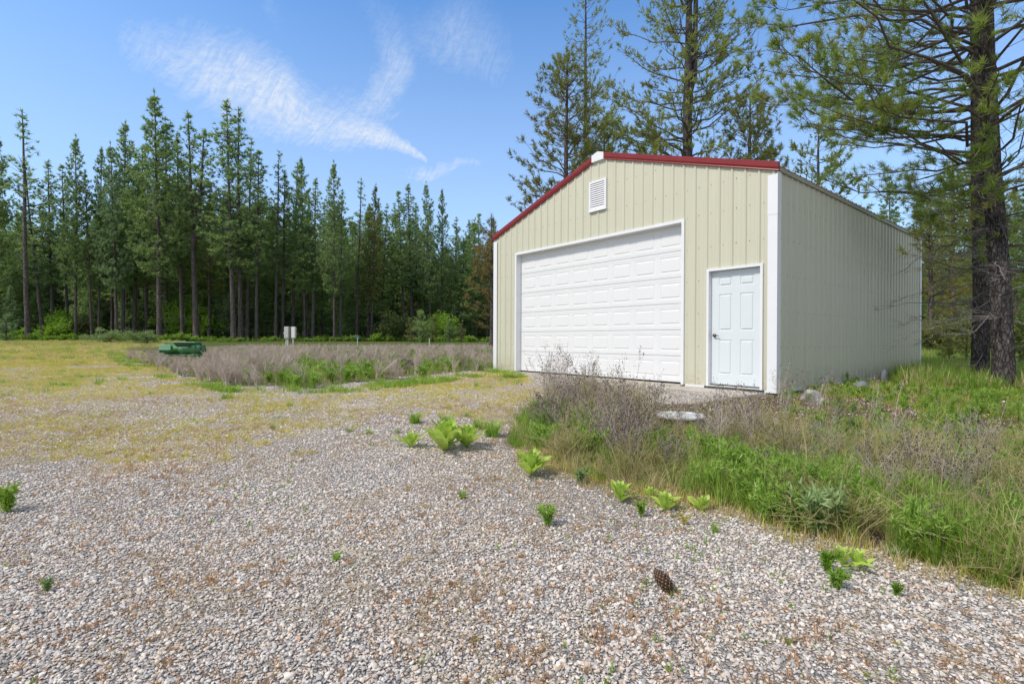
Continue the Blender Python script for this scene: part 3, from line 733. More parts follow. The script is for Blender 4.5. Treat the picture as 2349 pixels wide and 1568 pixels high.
# forest front row, digitised as (base px, top px, top py, kind, label)
Pk = {}
def proto(key, **kw):
    tr, fo = conifer(**kw); a = tr.build('trunk', M['barkf'], link=False, smooth=True); b = fo.build('crown', M['needlef'], link=False)
    Pk[key] = (a.data, b.data, kw['H']); bpy.data.objects.remove(a); bpy.data.objects.remove(b)
for i in range(4): proto('full%d' % i, seed=20 + i, H=20, cs=.26, W_=2.9, r0=.19, per=7, whorl=.44, density=1.45, tsize=.30, tK=13, tw=.065)
for i in range(5): proto('pole%d' % i, seed=40 + i, H=18, cs=.31, W_=2.15, r0=.125, per=5, density=1.2, whorl=.42, tsize=.28, tK=12, tw=.055, gap=.3)
for i in range(2): proto('thin%d' % i, seed=60 + i, H=18, cs=.42, W_=1.6, r0=.12, per=4, density=1.0, whorl=.5, tsize=.24, tK=12, tw=.045, gap=.35)
proto('fork0', seed=71, H=19, cs=.40, W_=2.0, r0=.18, per=4, density=1.1, whorl=.42, tsize=.27, tK=12, tw=.055, fork=(.42, 1.0, .92), gap=.25)
for i in range(3): proto('deep%d' % i, seed=80 + i, H=17, cs=.10, W_=2.8, r0=.12, per=6, whorl=.5, density=1.0, tsize=.50, tK=7, tw=.11, dead=False)
proto('fir0', seed=90, H=8, cs=.03, W_=1.9, r0=.10, per=7, whorl=.22, density=1.5, tsize=.24, tK=8, tw=.05, shape='fir', dead=False)
proto('young0', seed=91, H=3, cs=.06, W_=1.15, r0=.06, per=6, whorl=.24, density=1.7, tsize=.26, tK=14, tw=.03, dead=False)
proto('young1', seed=92, H=3, cs=.06, W_=1.0, r0=.06, per=5, whorl=.28, density=1.5, tsize=.26, tK=14, tw=.03, dead=False)
MATV = {}
def recolor(key, mat):
    k = (key, mat.name)
    if k not in MATV:
        d = Pk[key][1].copy(); d.materials.clear(); d.materials.append(mat); MATV[k] = d
    return MATV[k]
def plant_tree(name, key, x, y, h, label, group=None, rz=0, sxy=1.0, shear=0.0, mat=None, cat='pine tree'):
    td, cd, H = Pk[key]
    r = empty(name, (x, y, float(ground_z(x, y)) - .05), rz); s = h / H
    r.rotation_euler = (Matrix.Rotation(shear, 3, 'Y') @ Matrix.Rotation(rz, 3, 'Z')).to_euler()
    tag(r, label, cat, group)
    a = bpy.data.objects.new('trunk', td); COL.objects.link(a); a.parent = r; a.scale = (s * sxy, s * sxy, s)
    c = bpy.data.objects.new('crown', recolor(key, mat) if mat else cd); COL.objects.link(c); c.parent = r; c.scale = (s * sxy, s * sxy, s)
    return r
FRONT = [  # base px, top px, top py, depth, proto, width factor, look
    (-14, -6, 322, 41, 'full1', .75, 'partly cut off by the left edge of the photo', None),
    (65, 43, 259, 40, 'thin0', 1.25, 'tall thin pine with pale airy top near the left edge', None),
    (99, 60, 372, 42, 'pole0', 1.0, 'pine leaning left whose foot stands right of the pale airy pine', None),
    (122, 111, 373, 43, 'pole1', 1.0, 'slim straight pine just right of the leaning one near the left edge', None),
    (157, 142, 386, 44, 'pole2', 1.0, 'dark slim pine half hidden left of the bushy dark one above the yellow shrubs', None),
    (174, 174, 317, 42, 'full2', .68, 'dark pine with spiky bottlebrush top above the yellow green shrubs', None),
    (211, 196, 395, 42, 'pole3', .8, 'thin leaning pine in the sky gap left of the dense green clump', None),
    (226, 233, 345, 43, 'full3', .62, 'first pine of the dense green clump, rounded top', None),
    (268, 255, 332, 42, 'full0', .78, 'broad bright green pine on the left side of the dense clump', None),
    (282, 285, 283, 44, 'full1', .80, 'second tallest pine of the dense green clump with pointed tip', None),
    (308, 312, 372, 45, 'pole4', 1.2, 'lower pine filling the dense clump left of the tallest tree', None),
    (338, 330, 345, 46, 'pole0', 1.2, 'pine tucked against the left flank of the tallest tree', None),
    (366, 357, 214, 41, 'full0', 1.0, 'tallest and broadest pine of the forest edge with grey leaning foot', None),
    (381, 380, 292, 46, 'pole2', 1.1, 'dark trunked pine directly right of the tallest tree', None),
    (419, 408, 312, 43, 'pole3', 1.1, 'slender bare stemmed pine left of the forked pine', None),
    (451, 430, 263, 42, 'fork0', 1.1, 'forked pine with two tops and a long bare trunk', None),
    (480, 477, 425, 45, 'pole4', 1.1, 'brownish short crowned pine between the forked pine and the tall pair', 'ol'),
    (536, 522, 233, 42, 'pole1', 1.15, 'left pine of the tall pair right of the green tub', None),
    (552, 551, 257, 43, 'pole0', 1.15, 'right pine of the tall pair right of the green tub', None),
    (567, 571, 322, 45, 'pole4', 1.0, 'thin pine close behind the right side of the tall pair', None),
    (588, 592, 352, 43, 'pole2', 1.1, 'dark spotted pine with curved foot right of the tall pair', None),
    (632, 638, 350, 44, 'thin1', 1.0, 'thin straight pine with sparse top left of the meter box', None),
    (648, 655, 395, 45, 'pole3', 1.1, 'bushy pine with slanting trunk directly left of the meter box', None),
    (671, 677, 377, 47, 'pole4', 1.2, 'pine rising straight behind the meter box', None),
    (700, 690, 366, 45, 'full3', .68, 'full pine with grey trunk right of the meter box', None),
    (717, 726, 412, 45, 'pole1', 1.1, 'slim pine second to the right of the meter box', None),
    (767, 764, 373, 44, 'full2', .70, 'dense conical pine in the middle of the forest edge', None),
    (781, 786, 440, 46, 'pole0', 1.1, 'shorter pine touching the right side of the dense conical one', None),
    (818, 824, 412, 48, 'thin0', 1.1, 'narrow pine with pointed grey green top behind the blue marker', None),
    (843, 848, 470, 50, 'pole3', 1.1, 'low pine between the narrow pointed one and the olive one', None),
    (852, 861, 425, 48, 'full1', .66, 'olive tinted pine with ragged lower crown', 'ol'),
    (872, 884, 470, 52, 'pole4', 1.1, 'low bushy pine right of the olive tinted one', None),
    (930, 911, 442, 52, 'pole2', 1.1, 'pine with a trunk leaning left behind the young pines', None),
    (946, 938, 424, 52, 'pole1', 1.2, 'dark pointed pine behind the young pines', None),
    (957, 955, 470, 55, 'pole0', 1.2, 'middle filler pine behind the young pines', None),
    (988, 978, 418, 51, 'full0', .68, 'tall full pine left of the round bright bush', None),
    (1012, 1013, 436, 52, 'full3', .62, 'full pine rising behind the round bright bush', None),
    (1043, 1043, 500, 56, 'pole4', 1.2, 'smaller pine right of the round bright bush', None),
    (1078, 1077, 506, 60, 'pole3', 1.2, 'left one of two pale pines nearest the garage corner', 'bl'),
    (1098, 1096, 492, 60, 'pole2', 1.2, 'right one of two pale pines nearest the garage corner', 'bl'),
    (1132, 1131, 496, 58, 'full1', .6, 'pine whose top shows just left of the garage eave', None)]
MK = {None: None, 'ol': M['needleol'], 'bl': M['needlebl']}
for i, (bx, tx, ty, Z, key, wf, lab, mt) in enumerate(FRONT):
    x = at(bx, Z); h = (CY - 6 - ty) / F * Z + EYE - float(ground_z(x, Z)) + .1
    dxt = (tx - bx) / F * Z - x * 0
    full = lab if 'pine' in lab else 'broad pine ' + lab
    mat = MK[mt] if mt else (M['needlebl'] if i % 5 == 3 else None)
    plant_tree('pine_tree', key, x, Z, h, full, 'pines along the forest edge', 0, wf * (1.0 if key.startswith('full') else 1.15), math.atan2(dxt, h), mat)
ANCH = [(-14, 'the pine cut by the left photo edge'), (65, 'the thin pine with the pale top'), (122, 'the yellow green bushes'), (174, 'the dark bottlebrush pine'), (230, 'the left end of the dense clump'), (285, 'the middle of the dense clump'), (366, 'the tallest pine'), (415, 'the slender bare stemmed pine'), (451, 'the forked pine'),
        (544, 'the tall pair of pines'), (590, 'the pine with the curved foot'), (640, 'the thin pine left of the meter box'), (672, 'the meter box'), (715, 'the two pines right of the meter box'), (767, 'the dense conical pine'), (820, 'the blue marker stake'), (855, 'the olive tinted pine'), (900, 'the dull green bush'), (935, 'the pine with the leaning trunk'),
        (985, 'the full pine left of the bright bush'), (1020, 'the round bright bush'), (1060, 'the smallest young pine'), (1098, 'the two pale pines by the garage'), (1160, 'the left garage corner'), (1250, 'the left part of the garage'), (1350, 'the garage peak')]
def anchor(px): return min(ANCH, key=lambda a: abs(a[0] - px))[1]
g = np.random.default_rng(77)
for row, (Z, n) in enumerate(((50, 46), (58, 44), (67, 40), (80, 36))):
    for k in range(n):
        px = -260 + (1560 + 100) * (k + g.uniform(.1, .9)) / n; Zz = Z + g.uniform(-3, 4) + max(0, px - 600) * .012
        x = at(px, Zz); line = 400 + max(0, px - 560) * .20 + (px < 230) * 60
        ty = line + g.uniform(0, 90) + row * 12
        h = (CY - ty) / F * Zz
        key = g.choice(['deep0', 'deep1', 'deep2', 'pole1', 'pole3'])
        rz_, sh_, bl_ = g.uniform(0, 6.28), g.normal() * .01, g.random() < .35
        plant_tree('pine_tree', key, x, Zz, h, ('bluish' if bl_ else 'green') + ' pine in the ' + ('second', 'third', 'fourth', 'rearmost')[row] + ' row behind ' + anchor(px), 'pines deep in the forest', rz_, 1.25, sh_, M['needlebl'] if bl_ else None)
# the wood goes on behind as one mass
dp = []
for i in range(3):
    td, cd, H_ = Pk['deep%d' % i]; mm_ = MB(); nv = len(td.vertices); a_ = np.empty(nv * 3); td.vertices.foreach_get('co', a_); b_ = np.empty(len(cd.vertices) * 3); cd.vertices.foreach_get('co', b_)
    Vv = a_.reshape(-1, 3).tolist() + b_.reshape(-1, 3).tolist(); Ff = [tuple(q.vertices) for q in td.polygons] + [tuple(v + nv for v in q.vertices) for q in cd.polygons]
    dp.append(mk('wood', Vv, Ff, [M['barkf'], M['needlef']], None, False, False, [0] * len(td.polygons) + [1] * len(cd.polygons)))
n = 900; y_ = g.uniform(88, 150, n); x_ = g.uniform(-1.5, 1.5, n) * y_; z_ = ground_z(x_, y_); sc_ = g.uniform(.7, 1.0, n)
scatter('distant_forest', dp, np.stack([x_, y_, z_], -1), np.stack([0 * x_, 0 * x_, g.uniform(0, 6.28, n)], -1), np.stack([sc_ * 1.2, sc_ * 1.2, sc_], -1), g.integers(0, 3, n), 'far off pine forest closing the view behind the nearer trees', 'forest')
# dark firs filling the understory between trunks
for k, (px, Z, h) in enumerate([(20, 47, 5), (90, 50, 6), (205, 49, 5), (300, 50, 6.5), (395, 52, 5), (515, 48, 7), (535, 47, 6), (610, 49, 6), (655, 51, 6), (725, 52, 7), (800, 50, 5.5), (890, 55, 6), (1055, 57, 6), (1100, 62, 6.5), (-40, 46, 6), (345, 54, 6), (470, 54, 7), (760, 56, 6), (840, 58, 6), (950, 60, 6), (570, 54, 7.5), (130, 54, 7), (240, 55, 7), (1000, 62, 7)] + [(-40 + q * 41, 50 + q % 3 * 2.5 + q * .25, 4.5 + q * 7 % 5 * .5) for q in range(29)]):
    plant_tree('fir_tree', 'fir0', at(px, Z), Z, h, 'small ' + ('dark' if k % 3 else 'bluish') + ' fir ' + ('low ' if h < 5.6 else 'tall ') + 'under the canopy behind ' + anchor(px), 'dark firs under the canopy', k * 1.3, 1.15, 0, M['fir'] if k % 3 else M['needlebl'], 'fir tree')
def bush(name, px, Z, w_, h_, mat, label, cat='shrub', seed=1, K=5, leaf=.11, group=None, dz=0, n=None):
    g = np.random.default_rng(seed); x = at(px, Z); n = n or int(220 * w_ * h_) + 60
    r = empty(name, (x, Z, float(ground_z(x, Z)) - .03)); tag(r, label, cat, group)
    a = Acc(); C = []
    ncl = max(6, int(5 * w_ * h_)); cc = g.normal(size=(ncl, 3)) * np.array([w_ * .26, w_ * .22, h_ * .20]) + np.array([0, 0, h_ * .52 + dz])
    for i in range(n):
        q = cc[g.integers(ncl)]; C.append(q + g.normal(size=3) * np.array([w_, w_, h_]) * .10)
    C = np.array(C); C[:, 2] = np.abs(C[:, 2])
    D = C - np.array([0, 0, h_ * .3]); V, Fc = tufts(C, D, K, leaf * 1.6, leaf * .75, 1.1, .1, g); 
    for i in range(7):
        e_ = cc[i % ncl]; a.add(*tube(np.array([(g.normal() * .08, g.normal() * .08, 0), e_ * np.array([.4, .4, .6]), e_ + g.normal(size=3) * .05]), [.03, .018, .006], 4))
    a.build('stems', M['twig'], r); mk('foliage', V, Fc, mat, r); return r
bush('shrub', 410, 46, 2.4, 3.6, M['shrub'], 'bright green bush between the trunks of the slender pine and the tallest pine', seed=1)
bush('shrub', 432, 47, 2.6, 3.8, M['shrub'], 'bright green leafy bush directly behind the slender bare stemmed pine', seed=2)
bush('shrub', 466, 46, 1.9, 3.0, M['shrub'], 'bright green bush just right of the forked pine foot', seed=3)
bush('shrub', 128, 42.5, 2.4, 2.0, M['shrub'], 'yellow green bush at the feet of the leaning left pines', seed=4)
bush('shrub', 150, 43.5, 2.2, 2.8, M['shrub'], 'yellow green upright bush left of the dark bottlebrush pine', seed=5)
bush('shrub', 192, 43, 1.7, 2.4, M['shrubd'], 'olive bush right at the foot of the dark bottlebrush pine', seed=6)
bush('shrub', 1022, 49, 3.0, 3.0, M['shrub'], 'round bright green bush standing alone near the garage end of the forest', seed=7)
bush('shrub', 905, 47, 3.0, 2.4, M['shrubd'], 'dull green bush left of the young pines', seed=8)
bush('shrub', 98, 44, 1.8, 1.2, M['shrub'], 'low bright bush left of the yellow green bushes', seed=14)
for k, (px, Z, h, lab) in enumerate([(14, 38, 2.1, 'young blue green pine at the far left edge of the photo'), (945, 42, 2.0, 'left one of the young pines in front of the leaning trunk'), (968, 41, 2.6, 'tallest young pine behind the white marker post'),
                                     (990, 43, 2.1, 'small young pine right of the white marker post'), (1030, 42, 1.9, 'young pale pine before the round bright bush'), (1058, 43, 1.6, 'smallest young pine near the garage end of the field')]):
    plant_tree('young_pine', 'young%d' % (k % 2), at(px, Z), Z, h, lab, 'young pines at the forest edge', k, 1.2, 0, M['needlebl'] if k == 0 else M['needleol'] if k % 2 else None, 'young pine')
for k, (px, w_) in enumerate([(238, 2.2), (252, 1.6), (322, 2.0), (338, 1.4)]):
    bush('sage_bush', px, 35 - k * .3, w_, .9, M['grassb'], ['low grey green bush left of the dead weeds', 'second low grey green bush touching the first', 'grey green bush before the dark trunk clump', 'grey green bush at the left foot of the tallest pine'][k], 'bush', seed=30 + k, leaf=.07)
# browning pine by the garage corner
proto('brown0', seed=101, H=9, cs=.16, W_=2.1, r0=.14, per=6, density=1.6, tsize=.28, tK=16, tw=.02, dead=False)
plant_tree('pine_tree', 'brown0', at(1128, 27), 27, 7.2, 'browning orange tinged pine half hidden behind the left garage corner', None, 1, 1.0, 0, M['needlebr'])

# near and middle pines with limbs, twigs and needle brushes ------------------
def limb(g, b, az, L, rise, r, curl=.25, ntw=10, tl=.5, sub=3, dead=False, sp=.85):
    """one limb: twig mesh Acc and needle brush centres"""
    a = Acc(); C = []; D = []; n = 7; t = np.linspace(0, 1, n)[:, None]
    d0 = np.array([math.cos(az), math.sin(az), rise]); sd = np.array([-math.sin(az), math.cos(az), 0])
    wob = np.cumsum(g.normal(size=(n, 3)) * .035 * L, 0); wob[0] = 0
    P = b + d0 * L * t + np.array([0, 0, curl * L]) * t ** 2.4 + wob
    a.add(*tube(P, r * (1 - t[:, 0] * .86), 5))
    for k in range(ntw):
        u = 1.0 if k == 0 else g.uniform(.22, 1.0); i = min(n - 2, int(u * (n - 1))); f = u * (n - 1) - i; q = P[i] * (1 - f) + P[i + 1] * f
        dr = unit(P[i + 1] - P[i]); l = tl * g.uniform(.5, 1.2) * (1.15 - u * .5); s_ = g.choice([-1, 1])
        di = unit(dr * g.uniform(.5, 1.0) + sd * s_ * g.uniform(.3, .95) * (k > 0) + np.array([0, 0, g.uniform(-.25, .3)]))
        tt = np.linspace(0, 1, 4)[:, None]
        Q = q + di * l * tt + np.array([0, 0, .30 * l]) * tt ** 2 * (0 if dead else 1) + np.cumsum(g.normal(size=(4, 3)) * .03 * l, 0)
        a.add(*tube(Q, np.array([1, .75, .5, .35]) * max(.004, r * .22), 3))
        if not dead: C.append(Q[-1]); D.append(unit(Q[-1] - Q[-2]))
        for m_ in range(sub):
            j = g.integers(1, 3); q2 = Q[j]; l2 = l * g.uniform(.3, .6); d2 = unit(di + g.normal(size=3) * .7 + np.array([0, 0, .15]))
            e_ = q2 + d2 * l2; mid = (q2 + e_) / 2 + g.normal(size=3) * .04 * l2; e_ = e_ + np.array([0, 0, .12 * l2])
            a.add(*tube(np.array([q2, mid, e_]), np.array([.8, .6, .4]) * max(.0035, r * .15), 3))
            if not dead and g.random() < sp: C.append(e_); D.append(unit(e_ - mid))
    return a, C, D
def bark_trunk(pts, rad, seed, rings=240, n=56, amp=.02, flare=.35):
    g = np.random.default_rng(seed); pts = np.asarray(pts, float); m0 = len(pts); t = np.linspace(0, m0 - 1, rings)
    P = np.stack([np.interp(t, range(m0), pts[:, i]) for i in range(3)], -1); r = np.interp(t, range(m0), rad)
    ang = np.linspace(0, 2 * np.pi, n, endpoint=False); A, Zz = np.meshgrid(ang, P[:, 2])
    PER = 34; PU = PER / (2 * np.pi)
    # plates: worley distance in stretched cylinder space
    best = np.full(A.shape, 9.0); sec = np.full(A.shape, 9.0)
    U = A * PU + .9 * vnoise(A * 2, Zz * 2, 3, seed); Vv = Zz * 10 + 1.1 * vnoise(A * 2, Zz * 2, 4, seed + 1)
    iu = np.floor(U); iv = np.floor(Vv); per_ = PER
    for du in (-1, 0, 1):
        for dv in (-1, 0, 1):
            cu = iu + du; cv = iv + dv; k = (np.mod(cu, per_) * 7919 + cv * 104729 + seed * 31).astype(np.int64)
            h1 = ((k * 1103515245 + 12345) & 0xffff) / 65535.; h2 = ((k * 214013 + 2531011 >> 3) & 0xffff) / 65535.
            d = np.hypot(cu + h1 - U, (cv + h2 - Vv)); sec = np.where(d < best, best, np.minimum(sec, d)); best = np.minimum(best, d)
    pl = np.clip((sec - best) * 3.5, 0, 1); pl = pl * .8 + .35 * vnoise(A * 9, Zz * 9, 2, seed + 3)
    zrel = Zz - P[0, 2]
    rad_ = np.repeat(r[:, None], n, 1) + (pl - .5) * amp + flare * r[0] * np.exp(-zrel / .28) * (.6 + .5 * np.sin(A * 5 + 1) * .6) 
    X = P[:, 0][:, None] + rad_ * np.cos(A); Y = P[:, 1][:, None] + rad_ * np.sin(A)
    V = np.stack([X, Y, Zz], -1).reshape(-1, 3); i = np.arange(rings * n).reshape(rings, n); j = np.roll(i, -1, 1)
    return V, np.stack([i[:-1], j[:-1], j[1:], i[1:]], -1).reshape(-1, 4)
def big_pine(name, x, y, H, r0, top, lo, limbs, Lf, label, seed, nK, nsize, nwid, tl, ntw, sub=3, mat=None, split=True, leanx=0.0, dead=0, limb_r=.035, azbias=None, rise0=.05, amp=.022, rings=320, n=96, fork=None):
    g = np.random.default_rng(seed); z0 = float(ground_z(x, y)) - .12
    r = empty(name, (x, y, z0)); tag(r, label, 'pine tree')
    m = 9; q = np.linspace(0, 1, m); pts = np.stack([leanx * q + np.cumsum(g.normal(size=m) * .02), np.cumsum(g.normal(size=m) * .02), q * H], -1); pts[0, :2] = 0
    rad = r0 * (1 - q) ** .85 + .02
    V, Fc = bark_trunk(pts, rad, seed, rings, n, amp); mk('trunk', V, Fc, M['bark'], r, True)
    if fork:
        V, Fc = tube(np.array([[np.interp(fork[0], q, pts[:, 0]), 0, fork[0] * H], [fork[1] * .8, 0, H * (fork[0] + .05)], [fork[1], 0, H * .8], [fork[1] * .9, 0, H]]), [r0 * .5, r0 * .42, r0 * .3, .02], 10)
        mk('trunk', V, Fc, M['bark'], r, True)
    allC = []; allD = []; tw_ = Acc()
    for k in range(limbs + dead):
        isdead = k >= limbs
        z = (lo + (top - lo) * ((k + g.uniform(0, 1)) / limbs)) if not isdead else g.uniform(lo - 1.6, lo + 1.5)
        if z > H * .985: continue
        rel = (z - lo) / (H - lo); b = np.array([np.interp(z / H, q, pts[:, i]) for i in range(3)])
        az = g.uniform(0, 2 * np.pi) if azbias is None or g.random() < .35 else azbias[0] + g.normal() * azbias[1]
        if isdead: L = g.uniform(.4, 1.9); a, C, D = limb(g, b, az, L, g.uniform(-.25, .15), .014, -.12, 9, .45, 3, True); a.build('dead_branch', M['deadtwig'], r); continue
        L = Lf(rel) * g.uniform(.7, 1.1)
        if split and z < 4.15 and math.cos(az) < .3: L = min(L, .9 + .5 * max(0, z - 3.2))
        a, C, D = limb(g, b, az, L, rise0 + .55 * rel + g.uniform(-.12, .12), limb_r * (.5 + .5 * L / max(Lf(.2), .1)), .2, int(ntw * max(.35, L / max(Lf(.2), .1))), tl, sub, False, .32 if split else .65)
        if split:
            bo = a.build('branch', M['twig'], r, True); V, Fc = tufts(np.array(C), np.array(D), nK, nsize * g.uniform(.7, 1.2, len(C)), nwid, .80, .25, g); mk('needles', V, Fc, mat or M['needle'], bo)
        else:
            tw_.add(np.concatenate(a.V), a.F); allC += C; allD += D
    if not split:
        tw_.build('branches', M['twig'], r, True); V, Fc = tufts(np.array(allC), np.array(allD), nK, nsize * g.uniform(.8, 1.2, len(allC)), nwid, .7, .45, g); mk('needles', V, Fc, mat or M['needlem'], r)
    return r
big_pine('pine_tree', 9.15, 9.4, 17, .135, 10.5, 2.9, 100, lambda t: (.5 + 4.7 * min(1, t / .18)) * (1 - t) ** .5, 'large near pine with furrowed dark bark at the right edge of the photo', 201, 42, .18, .0115, .72, 16, 4, dead=26, leanx=-.85, azbias=(math.pi * 1.02, .75), rise0=-.02)
big_pine('pine_tree', 10.35, 11.2, 16, .13, 11, 2.2, 50, lambda t: 4.0 * (1 - t) ** .6, 'second dark pine trunk close behind the large near pine', 202, 30, .20, .011, .75, 12, 3, dead=24, leanx=-.3, azbias=(math.pi * .95, .8), rise0=.0, rings=200, n=72)
big_pine('pine_tree', at(1572, 24), 24, 24, .30, 22, 5, 120, lambda t: 4.3 * (1 - t) ** .55, 'tall open pine rising behind the middle of the garage roof', 203, 13, .20, .034, .9, 17, 3, M['needlem'], False, dead=6, rings=60, n=18, amp=.02, fork=(.5, .45), limb_r=.05)
big_pine('pine_tree', at(1338, 31), 31, 22.6, .20, 22, 9, 95, lambda t: 2.6 * (1 - t) ** .55, 'thin sparse topped pine rising above the bushy one left of the garage peak', 204, 13, .20, .028, .6, 9, 1, M['needlem'], False, rings=60, n=14, amp=.02, limb_r=.025)
big_pine('pine_tree', at(1292, 22), 22, 12.9, .17, 12.6, 3, 125, lambda t: 3.1 * (1 - t) ** .6, 'bushy pine behind the left slope of the garage roof', 205, 13, .20, .028, .6, 13, 3, M['needleol'], False, rings=60, n=14, amp=.015, limb_r=.035)
big_pine('pine_tree', at(1385, 25), 25, 11.5, .15, 11.2, 3, 85, lambda t: 2.7 * (1 - t) ** .6, 'lower bushy pine directly behind the garage peak', 206, 13, .20, .028, .6, 11, 3, M['needlem'], False, rings=60, n=14, amp=.015, limb_r=.03)
big_pine('pine_tree', at(1722, 22), 22, 11.4, .15, 11.1, 3, 110, lambda t: 2.3 * (1 - t) ** .6, 'small pine showing its top behind the right slope of the garage roof', 207, 13, .20, .028, .6, 12, 3, M['needleol'], False, rings=60, n=14, amp=.015, limb_r=.03)
big_pine('pine_tree', at(1880, 30), 30, 13.5, .18, 13.2, 3, 60, lambda t: 3.0 * (1 - t) ** .6, 'green pine showing above the far end of the garage roof', 208, 8, .26, .07, .7, 12, 2, M['needlem'], False, rings=50, n=12, amp=.015, limb_r=.03)
BG = [(2135, 27, 8.5, 'brown0', 1.1, 'ol', 'olive green pine right behind the far garage corner'), (2185, 31, 12, 'brown0', 1.0, None, 'dense pine a little right of the far garage corner'), (2225, 36, 14, 'full2', 1.1, None, 'dark trunked pine far back between garage and the near trunk'),
      (2290, 33, 11, 'brown0', 1.0, 'ol', 'bushy pine far behind the large near trunk'), (2380, 30, 12, 'full3', 1.1, None, 'pine at the far right edge behind the near pines'), (2110, 45, 14, 'full0', 1.0, None, 'tall pine far behind the garage corner'),
      (2480, 26, 13, 'full1', 1.1, None, 'pine just outside the right edge of the photo'), (2160, 52, 15, 'full1', 1.1, None, 'distant pine in the gap right of the garage, left side'), (2250, 50, 14, 'full3', 1.1, None, 'distant pine in the gap right of the garage, right side'), (2330, 48, 15, 'full2', 1.1, None, 'distant pine behind the right of the near trunk'),
      (2040, 40, 13, 'full2', 1.0, None, 'pine hidden mostly behind the far end of the garage'), (1480, 38, 13, 'full0', 1.0, None, 'far pine low behind the garage ridge'), (1790, 44, 15, 'full1', 1.0, None, 'distant pine behind the right roof slope')]
for k, (px, Z, h, key, wf, mt, lab) in enumerate(BG):
    plant_tree('pine_tree', key, at(px, Z), Z, h, lab, None, k * 1.1, wf, 0, MK[mt] if mt else (M['needlem'] if k % 2 else None))
for k, (px, Z, w_, h_, mt, lab) in enumerate([(2150, 24, 3.0, 1.9, 'dk', 'grey brown twiggy thicket right of the far garage corner'), (2215, 25, 2.6, 1.7, 'dk', 'dark thicket in the shade left of the near trunks'), (2290, 24, 3.4, 1.9, 'dk', 'dark thicket behind the large near trunk'), (2400, 22, 3.6, 2.2, 'dk', 'dark thicket at the right edge of the photo')]):
    bush('thicket', px, Z, w_, h_, M['shrubd'] if k % 2 else M['needleol'], lab, 'thicket', seed=50 + k, leaf=.09)
for k, (px, Z, h, lab) in enumerate([(2178, 16.5, 1.0, 'left young pine with pale needles in the grass beyond the garage'), (2216, 16, 1.15, 'right young pine with orange tips in the grass beyond the garage'), (2340, 15, 1.1, 'young pine in the grass right of the near trunk')]):
    plant_tree('young_pine', 'young%d' % (k % 2), at(px, Z), Z, h, lab, None, k, 1.0, 0, M['needleol'], 'young pine')
# ------------------------------------------------------------------ small built things
def on_ground(px, py, dz=0.0):
    p = hit(px, py); p.z += dz; return p
def rock(px, py, w_, d_, h_, seed, mat, label, rz=0.0, sink=.25, peak=0.0):
    bm = bmesh.new(); bmesh.ops.create_icosphere(bm, subdivisions=4, radius=1); g = np.random.default_rng(seed)
    co = np.array([v.co[:] for v in bm.verts]); dirs = unit(g.normal(size=(14, 3))); off = g.uniform(.72, .98, 14)
    for dv, of in zip(dirs, off):
        t = co @ dv; m_ = t > of; co[m_] -= (t[m_] - of)[:, None] * dv
    co += (np.stack([vnoise(co[:, 0] + co[:, 2], co[:, 1] - co[:, 2], 3, seed + i) for i in range(3)], -1) - .5) * .12
    for v, c in zip(bm.verts, co): v.co = (c[0] * w_ / 2 * (1 - peak * max(c[2], 0)), c[1] * d_ / 2 * (1 - peak * max(c[2], 0)), c[2] * h_ * (.62) + h_ * (.5 - sink))
    me = bpy.data.meshes.new('rock'); bm.to_mesh(me); bm.free(); me.materials.append(mat); me.polygons.foreach_set('use_smooth', [True] * len(me.polygons))
    o = bpy.data.objects.new('rock', me); COL.objects.link(o); o.location = on_ground(px, py); o.rotation_euler = (0, 0, rz); tag(o, label, 'rock', 'rocks beside the garage wall')
rock(1861, 918, .34, .26, .20, 1, M['rock'], 'largest pale grey rock beside the side wall near the garage corner', .3)
rock(1887, 926, .22, .18, .11, 2, M['rock'], 'small pale flat rock touching the right of the largest pale rock', .8)
rock(1975, 893, .55, .24, .20, 3, M['rockd'], 'long blue grey rock half buried along the side wall', .75)
rock(2028, 879, .20, .16, .34, 4, M['rockd'], 'upright pointed grey rock against the far side wall', .2, .2, .55)
# stump
p = on_ground(922, 852); mb = MB(); sv = []; g = np.random.default_rng(6)
n = 22; V = []; Fc = []
for k, (z, rr) in enumerate([(-.1, .36), (.05, .29), (.2, .26), (.30, .255), (.31, .20)]):
    for i in range(n):
        t = 2 * math.pi * i / n; q = rr * (1 + .12 * math.sin(3 * t + 1) + g.normal() * .03); V.append((q * math.cos(t), q * math.sin(t), z + (g.normal() * .015 if k > 2 else 0) + .03 * math.cos(t)))
V.append((0, 0, .30))
for k in range(4):
    for i in range(n): Fc.append((k * n + i, k * n + (i + 1) % n, (k + 1) * n + (i + 1) % n, (k + 1) * n + i))
for i in range(n): Fc.append((4 * n + i, 4 * n + (i + 1) % n, 5 * n))
o = mk('tree_stump', V, Fc, M['stump']); o.location = p; tag(o, 'low weathered tree stump at the front edge of the dead weeds', 'stump')
